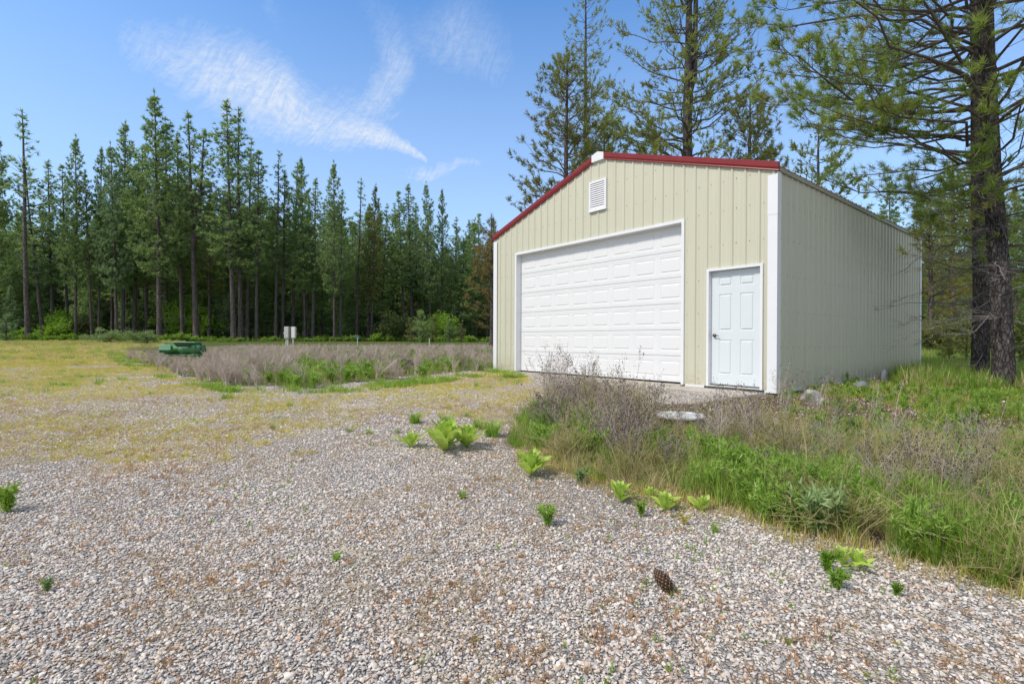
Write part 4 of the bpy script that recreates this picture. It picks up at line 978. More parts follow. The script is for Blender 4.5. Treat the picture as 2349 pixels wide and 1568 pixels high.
# septic riser lid on its dark collar
p = on_ground(1562, 972); Zl = p.y
lid = empty('riser_lid', (at(1562, 6.15), 6.15, float(ground_z(at(1562, 6.15), 6.15)) - .02)); tag(lid, 'round chalky white access lid on a dark collar in the weeds', 'access lid')
lidz = EYE - (950 - 782) / F * 6.15 - lid.location.z
mb = MB(); mb.cyl((0, 0, -.1), (0, 0, lidz - .05), .24, .24, 28, 0); mb.build('collar', M['black'], lid, False)
V = []; Fc = []; n = 48; prof_ = [(.262, lidz - .030), (.287, lidz - .030), (.290, lidz - .012), (.280, lidz), (.235, lidz + .002), (.228, lidz - .008), (.06, lidz - .004), (.0001, lidz - .002)]
for (rr, z) in prof_:
    for i in range(n): V.append((rr * math.cos(2 * math.pi * i / n), rr * math.sin(2 * math.pi * i / n), z))
for k in range(len(prof_) - 1):
    for i in range(n): Fc.append((k * n + i, k * n + (i + 1) % n, (k + 1) * n + (i + 1) % n, (k + 1) * n + i))
mk('lid_disc', V, Fc, M['lid'], lid, False)
mb = MB()
for k in range(12): t = 2 * math.pi * k / 12; c_, s_ = math.cos(t), math.sin(t); mb.add([(c_ * .09 - s_ * .006, s_ * .09 + c_ * .006, lidz + .003), (c_ * .22 - s_ * .006, s_ * .22 + c_ * .006, lidz + .003), (c_ * .22 + s_ * .006, s_ * .22 - c_ * .006, lidz + .003), (c_ * .09 + s_ * .006, s_ * .09 - c_ * .006, lidz + .003)], [(3, 2, 1, 0)])
mb.build('lid_ribs', M['lid'], lid)
for t in (-.5, .9, 2.4, 3.9):
    mb = MB(); mb.cyl((.25 * math.cos(t), .25 * math.sin(t), lidz - .12), (.25 * math.cos(t), .25 * math.sin(t), lidz - .045), .035, .03, 10); mb.build('lug', M['black'], lid)
# green tub lying in the weeds
Zt = 20.5; tub = empty('green_tub', (at(421, Zt), Zt, float(ground_z(at(421, Zt), Zt)) + .02), R(10)); tub.scale = (.86, .86, .86); tag(tub, 'faded green plastic tub lying upside down among the dead weeds', 'tub')
bm = bmesh.new(); bmesh.ops.create_cube(bm, size=1)
for v in bm.verts:
    top = v.co.z > 0; v.co = Vector((v.co.x * (1.52 if top else 1.76), v.co.y * (.95 if top else 1.15), .60 if top else 0))
bmesh.ops.bevel(bm, geom=[e_ for e_ in bm.edges], offset=.13, segments=4, affect='EDGES')
me = bpy.data.meshes.new('body'); bm.to_mesh(me); bm.free(); me.materials.append(M['gplastic']); me.polygons.foreach_set('use_smooth', [True] * len(me.polygons)); o = bpy.data.objects.new('body', me); COL.objects.link(o); o.parent = tub
mb = MB(); mb.box(-.30, .66, -.42, .40, .585, .625, b=.015); mb.build('base_panel', M['gpale'], tub)
mb = MB(); mb.box(-.80, -.30, -.56, -.50, .24, .50, b=.02); mb.build('side_panel', M['gpale'], tub)
mb = MB(); mb.box(-.1, .52, -.53, -.475, .44, .52, b=.015); mb.build('moulded_handle', M['dark'], tub)
mb = MB(); mb.box(-.90, .90, -.59, .59, -.02, .05, b=.02); mb.build('rim', M['gplastic'], tub)
# meter pedestal
Zm = 30.0; zg = float(ground_z(at(667, Zm), Zm)); ped = empty('meter_pedestal', (at(667, Zm), Zm, zg), R(-4)); tag(ped, 'grey electric meter boxes on a post and white conduits before the forest', 'meter pedestal')
zt_ = EYE + (781 - 752) / F * Zm - zg; zb_ = EYE + (781 - 779) / F * Zm - zg
mb = MB(); mb.box(-.05, .09, -.03, .08, -.2, zt_ - .01); mb.build('post', M['greyd'], ped)
mb = MB(); mb.box(-.33, -.06, -.16, .02, zb_, zt_, b=.012); mb.build('meter_box', M['grey'], ped)
mb = MB(); mb.box(-.315, -.075, -.172, -.1605, zb_ + .03, zt_ - .03, b=.004); mb.build('meter_box_cover', M['grey'], ped)
mb = MB(); mb.box(.10, .32, -.15, .04, zb_ + .03, zt_ - .01, b=.012); mb.build('breaker_box', M['pvc'], ped)
mb = MB(); mb.cyl((-.345, -.09, zb_ + .30), (-.37, -.09, zb_ + .30), .06, .055, 14); mb.build('meter_dial', M['pvc'], ped)
for x in (-.24, -.14, .18): mb = MB(); mb.cyl((x, -.07, -.1), (x, -.07, zb_ + .01), .032, .032, 10); mb.build('conduit', M['pvc'], ped)
mb = MB(); mb.box(.322, .36, -.08, -.02, zt_ - .17, zt_ - .10); mb.build('latch', M['pvc'], ped)
# markers
Zs = 31.0; x = at(820, Zs); zg = float(ground_z(x, Zs)); s_ = empty('marker_stake', (x, Zs, zg)); tag(s_, 'thin marker stake with a blue top at the back of the dead weeds', 'stake')
mb = MB(); mb.cyl((0, 0, -.1), (0, 0, .62), .02, .018, 8); mb.build('stake', M['pvc'], s_); mb = MB(); mb.box(-.09, .09, -.02, .02, .55, .66, b=.008); mb.build('blue_tag', M['blue'], s_)
Zs = 33.0; x = at(985, Zs); zg = float(ground_z(x, Zs)); s_ = empty('marker_post', (x, Zs, zg)); tag(s_, 'thin white marker post before the young pines', 'post')
mb = MB(); mb.cyl((0, 0, -.1), (0, 0, .42), .025, .025, 8); mb.build('post', M['pvc'], s_); mb = MB(); mb.cyl((0, 0, .42), (0, 0, .46), .034, .015, 8); mb.build('post_cap', M['pvc'], s_)
# pine cone
p = on_ground(1522, 1356); cone = empty('pine_cone', (p.x, p.y, p.z + .046)); cone.rotation_euler = (Matrix.Rotation(R(24), 3, 'Z') @ Matrix.Rotation(R(62), 3, 'X') @ Matrix.Rotation(0, 3, 'Z')).to_euler()
ax = Vector((.46, -.62, -.50)).normalized(); cone.rotation_euler = (-ax).to_track_quat('Z', 'Y').to_euler()
tag(cone, 'open brown pine cone lying alone on the gravel in the foreground', 'pine cone')
mb = MB(); mb.cyl((0, 0, -.052), (0, 0, 0), .010, .022, 12); mb.cyl((0, 0, 0), (0, 0, .055), .022, .004, 12); mb.build('core', M['coned'], cone)
scale_o = None
for k in range(120):
    u = k / 119; z = -.050 + u * .103; rr = .043 * math.sin(min(1, .34 + u * .95) * math.pi) ** .6 if u < .9 else .014; rr = .040 * (1 - abs(u - .36) ** 1.8 * 1.5) ; rr = max(.010, rr)
    t = k * 2.39996
    if scale_o is None:
        V = [(0, -.004, 0), (0, .004, 0), (.62, -.20, .0), (.62, .20, .0), (.62, 0, .07), (1.0, -.13, .16), (1.0, .13, .16), (1.02, 0, .25), (1.0, 0, .08), (.62, 0, -.06)]
        Fc = [(0, 2, 4), (0, 4, 3, 1), (2, 5, 7, 4), (4, 7, 6, 3), (0, 9, 2), (1, 3, 9), (9, 8, 5, 2), (9, 3, 6, 8), (5, 8, 6, 7)]
        o = scale_o = mk('scale', V, Fc, [M['cone'], M['conet']], cone, mi=[0, 0, 0, 0, 0, 0, 0, 0, 1])
    else: o = scale_o.copy(); COL.objects.link(o)
    o.location = (0, 0, z); o.scale = (rr, rr * .9, rr * .9); o.rotation_euler = (Matrix.Rotation(t, 3, 'Z') @ Matrix.Rotation(-R(10 + 40 * u), 3, 'Y')).to_euler()

# ------------------------------------------------------------------ plants
def leaf_mesh(name, L, W_, n=6, fold=.18, droop=.35, wave=.02, seed=0):
    g = np.random.default_rng(seed); V = []; Fc = []
    for i in range(n + 1):
        t = i / n; w_ = W_ * (math.sin(min(1, t ** .75) * math.pi) ** .7 * (.45 + .75 * t) + .10) * (1 if t < 1 else 0.02); z = L * (.0 + t * .12) - droop * L * t ** 2.6 * .6 + g.normal() * wave * L
        x = L * t
        V += [(x, -w_ / 2, z + abs(w_) * fold), (x, -w_ * .22, z + .02 * L), (x, 0, z), (x, w_ * .22, z + .02 * L), (x, w_ / 2, z + abs(w_) * fold)]
    for i in range(n):
        for k in range(4): a = i * 5 + k; Fc.append((a, a + 1, a + 6, a + 5))
    me = bpy.data.meshes.new(name); me.from_pydata(V, [], Fc); me.materials.append(M['mullein']); me.polygons.foreach_set('use_smooth', [True] * len(Fc)); return me
LEAF = [leaf_mesh('leaf', 1, .35, seed=i, droop=d) for i, d in enumerate((.15, .3, .5))]
def mullein(px, py, hpx, wid, label, seed, n=20, upright=1.0):
    p = on_ground(px, py); g = np.random.default_rng(seed); S = hpx / F * p.y * 1.25
    r = empty('mullein_plant', p, g.uniform(0, 6.28)); tag(r, label, 'mullein plant', 'mullein rosettes on the gravel')
    n = int(n * 1.35)
    for k in range(n):
        u = (k + .5) / n; o = bpy.data.objects.new('leaf', LEAF[int(g.integers(3))]); COL.objects.link(o); o.parent = r
        el = R(24 + 60 * u ** .55 * upright + g.normal() * 6); L = S * (1.12 - .18 * u) * g.uniform(.8, 1.12) * wid / (.75 + .5 * math.sin(el)) 
        L = min(L, S * 1.1 / max(.35, math.sin(el)))
        o.scale = (L, L * g.uniform(.85, 1.15), L * .9); o.rotation_euler = (Matrix.Rotation(k * 2.4 + g.normal() * .15, 3, 'Z') @ Matrix.Rotation(-el, 3, 'Y') @ Matrix.Rotation(g.normal() * .25, 3, 'X')).to_euler(); o.location = (0, 0, .004 + u * S * .10)
for a in [(944, 1027, 42, .85, 'left mullein rosette of the row of three on the gravel', 1, 14), (1018, 1036, 70, .95, 'largest mullein rosette, middle of the row of three', 2, 26), (1070, 1028, 54, .95, 'right mullein rosette of the row of three, beside the grass', 3, 20),
          (1218, 1092, 56, .95, 'full mullein rosette standing apart at the patch corner', 4, 30), (1423, 1152, 56, .75, 'tall yellow green mullein at the weed edge, left of the small ones', 5, 18), (1491, 1145, 24, 1.0, 'tiny mullein tucked behind between two larger ones', 6, 12),
          (1527, 1172, 44, .85, 'bushy mullein at the weed edge in the middle of the small ones', 7, 20), (1611, 1174, 44, .75, 'rightmost mullein of those along the weed edge', 8, 14), (1932, 1300, 54, .8, 'broad leaved pale mullein with upright leaves at the right, left lobe', 9, 9), (1968, 1302, 46, .8, 'smaller pale mullein touching the broad leaved one on its right', 10, 9)]:
    mullein(*a)

def blades(g, n, hmin, hmax, w_, spread, lean=.5, seg=2, r0=.02):
    V = []; Fc = []
    for i in range(n):
        az = g.uniform(0, 6.283); h = g.uniform(hmin, hmax); rr = r0 * math.sqrt(g.random()); b = np.array([rr * math.cos(az + g.normal() * .6), rr * math.sin(az + g.normal() * .6), 0])
        out = spread * g.uniform(.15, 1) * h; d = np.array([math.cos(az), math.sin(az), 0]); s = np.array([-d[1], d[0], 0]) * w_ / 2 * g.uniform(.7, 1.3)
        k = len(V)
        for j in range(seg):
            t = j / seg; c = b + d * out * t ** 1.8 + np.array([0, 0, h * (t - .18 * t * t * lean)]); V += [c - s * (1 - .4 * t), c + s * (1 - .4 * t)]
        c = b + d * out + np.array([0, 0, h * (1 - .3 * lean)]); V.append(c)
        for j in range(seg - 1): Fc.append((k + 2 * j, k + 2 * j + 1, k + 2 * j + 3, k + 2 * j + 2))
        Fc.append((k + 2 * seg - 2, k + 2 * seg - 1, k + 2 * seg))
    return V, Fc
def herb(g, n, h, leafl, leafw, ns=7):
    """leafy stems: small leaflets all the way up"""
    a = Acc()
    for i in range(n):
        az = g.uniform(0, 6.28); d = np.array([math.cos(az), math.sin(az), 0]); hh = h * g.uniform(.6, 1.1); out = hh * g.uniform(.1, .7)
        P = np.array([[0, 0, 0], d * out * .35 + [0, 0, hh * .6], d * out + [0, 0, hh]]); a.add(*tube(P, [.003, .0025, .001], 3))
        t = g.uniform(.15, 1, ns); C = np.stack([np.interp(t, [0, .55, 1], P[:, k]) for k in range(3)], -1)
        V, Fc = tufts(C, np.tile([0, 0, .6], (ns, 1)) + d * .3, 4, leafl, leafw, 1.0, .0, g); a.add(V, Fc)
    return a
def knap(g, ns, H, heads=True, lean=0.5, fine=.0022):
    a = Acc(); hd = Acc(); la = g.uniform(0, 6.28)
    for i in range(ns):
        az = g.uniform(0, 6.28); d = np.array([math.cos(az), math.sin(az), 0]) * g.uniform(.1, lean) + np.array([math.cos(la), math.sin(la), 0]) * .12; h = H * g.uniform(.6, 1.1)
        t = np.linspace(0, 1, 4)[:, None]; P = d * h * t ** 1.5 + np.array([0, 0, h]) * t + np.cumsum(g.normal(size=(4, 3)) * .012, 0) + g.normal(size=3) * np.array([.04, .04, 0]) * .6
        P[0, 2] = 0; a.add(*tube(P, np.array([2.1, 1.7, 1.1, .6]) * fine, 3)); ends = [P[-1]]
        for k in range(g.integers(5, 9)):
            u = g.uniform(.3, .95); q = np.array([np.interp(u * 3, range(4), P[:, c]) for c in range(3)]); l = h * (1.05 - u) * g.uniform(.4, .75)
            dd = unit(np.array([*(g.normal(size=2) * .75), 1.0])); m_ = q + dd * l * .5 + g.normal(size=3) * .01; e_ = q + dd * l + np.array([0, 0, .05 * l])
            a.add(*tube(np.array([q, m_, e_]), np.array([.7, .6, .45]) * fine, 3)); ends.append(e_)
            for z in range(2):
                e2 = m_ + unit(dd + g.normal(size=3) * .6) * l * .4; a.add(*tube(np.array([m_, e2]), np.array([.5, .4]) * fine, 3)); ends.append(e2)
        if heads:
            for e_ in ends:
                s = g.uniform(.0045, .0075); o_ = np.array([(1, 0, 0), (0, 1, 0), (-1, 0, 0), (0, -1, 0), (0, 0, 1.3), (0, 0, -1)]) * s + e_
                hd.add(o_, [(0, 1, 4), (1, 2, 4), (2, 3, 4), (3, 0, 4), (1, 0, 5), (2, 1, 5), (3, 2, 5), (0, 3, 5)])
    return a, hd
def pmesh(name, parts):
    V = []; Fc = []; mi = []; mats = []
    for (v, f, m) in parts:
        if len(v) == 0: continue
        n = len(V); V += [tuple(map(float, q)) for q in v]; Fc += [tuple(int(i) + n for i in q) for q in f]; mats.append(m); mi += [len(mats) - 1] * len(f)
    return mk(name, V, Fc, mats, None, False, False, mi)
def accparts(a, m): return (np.concatenate(a.V), a.F, m)
g = np.random.default_rng(500)
# single countable tufts standing on the gravel
def tuft_thing(px, py, hpx, wf, mat, label, seed, n=70, kind='grass'):
    p = on_ground(px, py); S = hpx / F * p.y * 1.05; g = np.random.default_rng(seed)
    if kind == 'grass': V, Fc = blades(g, n, S * .45, S * 1.15, max(.004, S * .05), wf, .5, 3, S * .35 * wf)
    else:
        a = herb(g, max(5, n // 6), S, S * .30, S * .10, 8); V = np.concatenate(a.V); Fc = a.F
    o = mk('weed_tuft', V, Fc, mat); o.location = p; o.rotation_euler = (0, 0, g.uniform(0, 6)); tag(o, label, 'weed tuft', 'single weeds growing out of the gravel')
G_, GD, GB, MO, ST, SP_ = M['grass'], M['grassd'], M['grassb'], M['moss'], M['straw'], M['sprout']
for k, a in enumerate([(664, 932, 15, .9, GD, 'small round green tuft in line below the grey meter boxes', 50), (626, 983, 13, 1.3, GB, 'flat grey green tuft on the open gravel left of the centre', 50), (802, 990, 14, 1.5, GB, 'wide grey green tuft just left of a darker one', 60),
    (846, 995, 15, 1.0, GD, 'dark green tuft left of the mullein row, rear', 60), (849, 1022, 9, 1.2, G_, 'tiny bright tuft below the dark tuft', 30), (912, 993, 13, 1.0, GB, 'grey green tuft behind the left mullein', 50), (951, 972, 32, .8, G_, 'tall bright grass tuft behind the left mullein', 110),
    (1024, 968, 22, 1.4, GD, 'wide dark green tuft behind the largest mullein', 110), (1071, 956, 14, .9, GD, 'small dark tuft behind the right mullein', 50), (1094, 887, 14, 1.2, GD, 'tuft on the yellow grass in front of the left garage corner', 60), (1123, 889, 9, 1.3, G_, 'low bright tuft right of the one in front of the garage corner', 40),
    (1062, 1144, 26, .7, G_, 'lone spiky tuft in the middle of the gravel', 60), (770, 1286, 28, .8, G_, 'lone bright tuft on the foreground gravel left of the centre', 60), (2278, 1346, 26, 1.6, GD, 'sprawling green tuft near the right edge on the gravel', 80),
    (2210, 1300, 34, 1.2, GD, 'green tuft at the gravel edge right of the yellow herb', 90), (2052, 1280, 32, 1.2, GB, 'grey green tuft at the weed edge above the yellow herb', 90), (1128, 1003, 44, .9, GD, 'tall blue green grass clump left of the weed patch corner', 130),
    (1095, 985, 30, .8, GD, 'green clump right behind the right mullein', 70), (226, 882, 12, 1.5, GD, 'dark tuft on the far left gravel', 60), (190, 866, 10, 1.7, G_, 'pair of flat tufts on the far left gravel', 60), (345, 904, 9, 1.4, G_, 'small flat tuft below the left end of the dead weeds', 50),
    (280, 872, 12, 1.8, G_, 'broad bright tuft left of the dead weeds', 90), (312, 850, 12, 1.8, GD, 'dark tuft touching the left end of the dead weeds', 90), (520, 914, 16, 1.8, G_, 'bright tuft in front of the dead weeds near the green tub side', 90), (1165, 868, 18, 1.3, G_, 'bright grass tuft against the left garage corner', 110),
    (1196, 864, 12, 1.2, GD, 'dark tuft right next to the bright one at the garage corner', 60), (118, 870, 7, 1.8, G_, 'thin flat tuft on the far left, higher up', 40), (1640, 1222, 32, .6, G_, 'pale upright sprig right below the rightmost weed edge mullein', 40), (2348, 1300, 40, 1.1, GD, 'green clump at the right edge of the photo', 80)]):
    tuft_thing(*a[:6], 700 + k, a[6])
for k, a in enumerate([(1256, 1206, 40, 1.0, GD, 'dense dark green feathery herb alone on the gravel below the big rosette', 110), (1920, 1352, 46, 1.0, GD, 'dense dark feathery herb below the pale mullein', 110), (1896, 1312, 50, 1.0, G_, 'pale leafy herb left of the pale mullein', 60), (2056, 1368, 32, 1.0, G_, 'small yellow green herb on the right gravel', 50),
    (16, 1176, 56, 1.0, G_, 'bright leafy herb at the left edge of the photo', 90), (108, 1358, 34, .8, GB, 'thin grey herb on the left foreground gravel', 36), (1470, 1184, 34, .8, G_, 'pale herb between the weed edge mulleins', 50), (1567, 1204, 26, .7, MO, 'small yellow herb on a red stem below the mulleins', 24), (1331, 1112, 34, 1.1, GB, 'feathery grey herb at the weed edge right of the full rosette', 90),
    (1880, 1226, 92, 1.0, GB, 'large silvery green herb clump bulging over the gravel edge', 240)]):
    tuft_thing(*a[:6], 800 + k, a[6], 'herb')
# pine seedlings
def seedling(px, py, hpx, label, seed):
    p = on_ground(px, py); S = hpx / F * p.y; g = np.random.default_rng(seed); r = empty('pine_seedling', p); tag(r, label, 'pine seedling', 'pine seedlings by the garage wall')
    sp = np.array([[0, 0, -.02], [g.normal() * .01, 0, S * .5], [g.normal() * .015, 0, S * .85]]); V, Fc = tube(sp, [.006, .005, .003], 6); mk('stem', V, Fc, M['twig'], r)
    n = 13; t = np.linspace(.35, 1, n); C = np.stack([np.interp(t, [0, .5, 1], sp[:, k]) for k in range(3)], -1)
    V, Fc = tufts(C, np.tile([0, 0, .75], (n, 1)), 16, .17 * min(1.2, S / .45), .0045, .95, .0, g); mk('needles', V, Fc, M['needlem'] if seed % 3 == 0 else M['grassd'], r)
for k, a in enumerate([(1926, 984, 84, 'tall pine seedling with a bare stem in front of the rocks'), (1818, 926, 40, 'bushy pine seedling at the right corner of the garage'), (1943, 880, 26, 'pine seedling against the side wall behind the tall one'), (1980, 872, 20, 'thin dark seedling against the middle of the side wall'),
    (2150, 930, 44, 'pine seedling left of the shade of the near trunk'), (2185, 968, 54, 'pine seedling in the grass in front of the near trunk'), (2298, 985, 62, 'tall pine seedling below the near trunk'), (2242, 945, 44, 'pine seedling left of the foot of the near trunk'), (2335, 972, 56, 'pine seedling at the right edge of the photo'),
    (2112, 915, 40, 'pine seedling in the grass right of the rocks'), (2075, 920, 34, 'small pine seedling between the rocks and the near trunk'), (2010, 866, 16, 'tiny seedling before the upright pointed rock')]):
    seedling(*a, 900 + k)

# ------------------------------------------------------------------ masses that nobody could count
def pick(n, x0, x1, y0, y1, g, warp=1.0):
    return g.uniform(x0, x1, n), y0 + (y1 - y0) * g.random(n) ** warp
def place(name, protos, x, y, sc, label, cat, g, tilt=.12, flat=False, dz=0.0, zs=(.8, 1.25)):
    n = len(x); z = ground_z(x, y) + dz
    rot = np.stack([g.normal(size=n) * tilt, g.normal(size=n) * tilt, g.uniform(0, 6.283, n)], -1)
    sc = np.broadcast_to(sc, (n,)); s3 = np.stack([sc * g.uniform(.85, 1.2, n), sc * g.uniform(.85, 1.2, n), sc * g.uniform(*zs, n)], -1)
    if flat: rot = np.stack([g.normal(size=n) * .35, g.normal(size=n) * .35, g.uniform(0, 6.283, n)], -1)
    print(name, n)
    return scatter(name, protos, np.stack([x, y, z], -1), rot, s3, g.integers(0, len(protos), n), label, cat)
GC, GS_ = math.cos(TH), math.sin(TH)
def in_garage(x, y, mrg=0.06):
    dx, dy = x + .4917, y - 14.3503; u = GC * dx + GS_ * dy; v = -GS_ * dx + GC * dy
    return ((u > -mrg) & (u < GW + mrg) & (v > -mrg) & (v < GL + mrg)) | ((u > 5.82) & (u < 7.62) & (v > -.86) & (v < 0.1))
# gravel
g = np.random.default_rng(1000)
stones = []
for k in range(14):
    bm = bmesh.new(); bmesh.ops.create_icosphere(bm, subdivisions=1 if k > 5 else 2, radius=1); 
    s3 = np.array([1, g.uniform(.6, .95), g.uniform(.35, .65)]); dirs = unit(g.normal(size=(7, 3)))
    for v in bm.verts:
        c = np.array(v.co); c = c * (1 + .16 * g.normal())
        for dv in dirs:
            t = c @ dv
            if t > .75: c = c - (t - .75) * dv
        v.co = c * s3
    me = bpy.data.meshes.new('stone'); bm.to_mesh(me); bm.free(); me.materials.append(M['stone']); me.polygons.foreach_set('use_smooth', [k < 6] * len(me.polygons)); stones.append(bpy.data.objects.new('stone', me))
xs, ys, ss = [], [], []
for (y0, y1, dens, smin, smax) in ((.9, 3.2, 5400, .0045, .0125), (3.2, 5.2, 3700, .0055, .0135), (5.2, 8.5, 1800, .007, .016), (8.5, 15, 450, .010, .020)):
    wL, wR = 1.10 * y1 + .5, 1.10 * y1 + .5; n = int((y1 - y0) * (wL + wR) * dens); x = g.uniform(-wL, wR, n); y = g.uniform(y0, y1, n)
    keep = np.abs(x) < 1.10 * y + .5; x, y = x[keep], y[keep]; px, py, pa, fi, mo, fo = zones(x, y)
    p_ = np.where(pa, .10, 1.0) * np.where(fi, .05, 1.0) * np.where(mo, np.where(vnoise(x, y, 1.2, 8) > .5, .75, .3), 1) * np.clip(-.15 + 2.0 * vnoise(x, y, .9, 9), .22, 1)
    k = (g.random(len(x)) < p_) & ~in_garage(x, y); xs.append(x[k]); ys.append(y[k]); ss.append(smin + (smax - smin) * g.random(k.sum()) ** 2.2)
x, y, s_ = map(np.concatenate, (xs, ys, ss)); big = g.random(len(x)) < .004; s_ = np.where(big, s_ * 1.9, s_)
place('gravel', stones, x, y, s_ * 1.05, 'loose grey, white and tan gravel covering the yard', 'gravel', g, flat=True, dz=.004, zs=(.8, 1.2))
# short yellow and tan grass over the yard
def protos_blades(nv, n, h0, h1, w_, sp, mat, seg=2, r0=.03, seed=0):
    g = np.random.default_rng(seed); return [pmesh('tuft', [(*blades(g, n, h0, h1, w_, sp, .5, seg, r0), mat)]) for _ in range(nv)]
def region(n, x0, x1, y0, y1, test, g, warp=1.0):
    x, y = pick(n, x0, x1, y0, y1, g, warp); z_ = zones(x, y); k = test(x, y, *z_) & ~in_garage(x, y) ; return x[k], y[k]
inv = lambda px: (px > -250) & (px < 2650)
g = np.random.default_rng(1001)
x, y = region(90000, -24, 9, 4.5, 24, lambda x, y, px, py, pa, fi, mo, fo: mo & inv(px) & (vnoise(x, y, .8, 12) + .25 * vnoise(x, y, 4, 13) + .010 * np.clip(y - 8, 0, 12) > g.uniform(.46, .82, len(x))), g)
place('yellow_grass', protos_blades(5, 16, .012, .05, .005, 1.1, M['moss'], 2, .05, 1), x, y, g.uniform(.7, 1.3, len(x)) * np.clip(.75 + y * .03, .8, 1.3), 'short yellow green grass growing through the gravel', 'grass', g)
x, y = region(80000, -24, 9, 4.2, 22, lambda x, y, px, py, pa, fi, mo, fo: mo & inv(px) & (vnoise(x, y, .9, 22) > g.uniform(.3, .75, len(x))), g)
place('tan_grass', protos_blades(5, 14, .01, .045, .004, 1.2, M['tan'], 2, .05, 2), x, y, g.uniform(.7, 1.25, len(x)) * np.clip(.75 + y * .03, .8, 1.3), 'short tan dry grass growing through the gravel', 'grass', g)
x, y = region(24000, -8, 9, 1.1, 8, lambda x, y, px, py, pa, fi, mo, fo: ~pa & ~fi & inv(px) & (vnoise(x, y, 1.4, 31) > g.uniform(.40, .72, len(x))), g, 1.3)
place('red_sprouts', protos_blades(5, 11, .008, .030, .004, 1.2, M['sprout'], 2, .016, 3), x, y, g.uniform(.6, 1.4, len(x)), 'tiny red brown sprouts between the gravel stones', 'sprouts', g)
x, y = region(12000, -8, 9, 1.1, 9, lambda x, y, px, py, pa, fi, mo, fo: ~pa & ~fi & inv(px) & (vnoise(x, y, .9, 36) > g.uniform(.5, .9, len(x))), g, 1.2)
place('green_sprouts', protos_blades(4, 6, .010, .045, .005, .9, M['grass'], 2, .01, 4), x, y, g.uniform(.5, 1.2, len(x)), 'tiny green sprouts scattered over the gravel', 'sprouts', g)
x, y = region(9000, -7, 8, 1.1, 7, lambda x, y, px, py, pa, fi, mo, fo: ~pa & ~fi & inv(px) & (vnoise(x, y, 1.1, 41) > g.uniform(.4, .75, len(x))), g)
def litter(g):
    a = Acc()
    for i in range(4):
        q = np.array([g.normal() * .04, g.normal() * .04, .012]); d = unit(np.array([*g.normal(size=2), 0])); a.add(*tube(np.array([q, q + d * .05 + [0, 0, g.uniform(0, .01)], q + d * .11 + g.normal(size=3) * .008]), [.0009, .0009, .0006], 3))
    return a
place('pine_needle_litter', [pmesh('n', [accparts(litter(g), M['tan'])]) for _ in range(5)], x, y, g.uniform(.7, 1.3, len(x)), 'dry fallen pine needles lying on the gravel', 'needle litter', g, .05)
# right weed patch: nothing there stands so tall that it hides the step, the lid or the foot of the walls
def pcap(x, y, H):
    px = proj(np.stack([x, y, ground_z(x, y)], -1))[0]
    lt = np.interp(px, [1150, 1230, 1275, 1480, 1500, 1640, 1660, 1740, 1780, 1900, 2349, 2600], [960, 900, 852, 855, 958, 962, 900, 905, 945, 955, 965, 965])
    return np.maximum(.04, (EYE - (lt - 783) / F * y - ground_z(x, y)) / H)
def capped(s_, x, y, H, g): return np.minimum(s_, pcap(x, y, H) * g.uniform(.5, 1.1, len(x)))
g = np.random.default_rng(1002)
def edge_d(px, py):                            # pixels above the gravel edge of the patch
    ex = [1150, 1180, 1225, 1290, 1400, 1560, 1700, 1800, 1950, 2130, 2349, 2700, 3300]; ey = [1022, 1040, 1050, 1075, 1118, 1150, 1176, 1222, 1262, 1312, 1368, 1450, 1568]
    return np.interp(px, ex, ey) - py
tall = protos_blades(6, 30, .16, .40, .0065, .6, M['grass'], 3, .06, 5)
lush = [pmesh('herb', [accparts(herb(g, 13, .34, .06, .0145, 11), M['grassd'])]) for _ in range(5)]
x, y = region(52000, 0, 10, 1.8, 8.6, lambda x, y, px, py, pa, fi, mo, fo: pa & (px < 3400) & (g.random(len(x)) < np.clip(np.interp(px, [1200, 1560, 1700, 1900], [.10, .12, .4, .85]) * np.exp(-((edge_d(px, py) - 70) / np.interp(px, [1500, 1750, 2300], [40., 65., 90.])) ** 2) * (.2 + 1.3 * (vnoise(x, y, 1.6, 51) > .45)), 0, 1)), g)
place('tall_grass', tall, x, y, capped(g.uniform(.35, .9, len(x)), x, y, .38, g), 'tall fresh green grass in the weed patch right of the gravel', 'grass', g, .18)
x, y = region(30000, 0, 10, 1.8, 8.6, lambda x, y, px, py, pa, fi, mo, fo: pa & (px < 3400) & (g.random(len(x)) < np.clip(np.interp(px, [1200, 1560, 1700, 1880], [.06, .07, .15, .36]) * np.exp(-((edge_d(px, py) - 75) / np.interp(px, [1500, 1750, 2300], [40., 70., 100.])) ** 2) * (.1 + 1.4 * (vnoise(x, y, 1.3, 57) > .52)), 0, 1)), g)
place('leafy_herbs', lush, x, y, capped(g.uniform(.4, .85, len(x)), x, y, .36, g), 'leafy deep green herbs in the weed patch', 'herbs', g, .15)
low = protos_blades(5, 20, .04, .14, .006, .9, M['grass'], 2, .06, 6)
x, y = region(60000, 0, 14, 2, 13.5, lambda x, y, px, py, pa, fi, mo, fo: pa & (px < 3400) & (g.random(len(x)) < np.where(vnoise(x, y, 1.3, 61) > .50, .55, .06) * np.where((px < 1850) & (edge_d(px, py) > 150), .07, 1)), g)
place('low_grass', low, x, y, capped(g.uniform(.5, 1.1, len(x)), x, y, .14, g) * np.where(edge_d(*proj(np.stack([x, y, ground_z(x, y)], -1))) > 180, .7, 1), 'low bright grass under the weeds beside the garage', 'grass', g)
strawp = protos_blades(5, 16, .10, .34, .0035, .8, M['straw'], 3, .05, 7)
x, y = region(26000, 0, 12, 2, 12, lambda x, y, px, py, pa, fi, mo, fo: pa & (px < 3400) & (g.random(len(x)) < np.where(vnoise(x, y, 1.4, 66) > .42, .62, .15) * np.where(edge_d(px, py) > 150, .15, 1)), g)
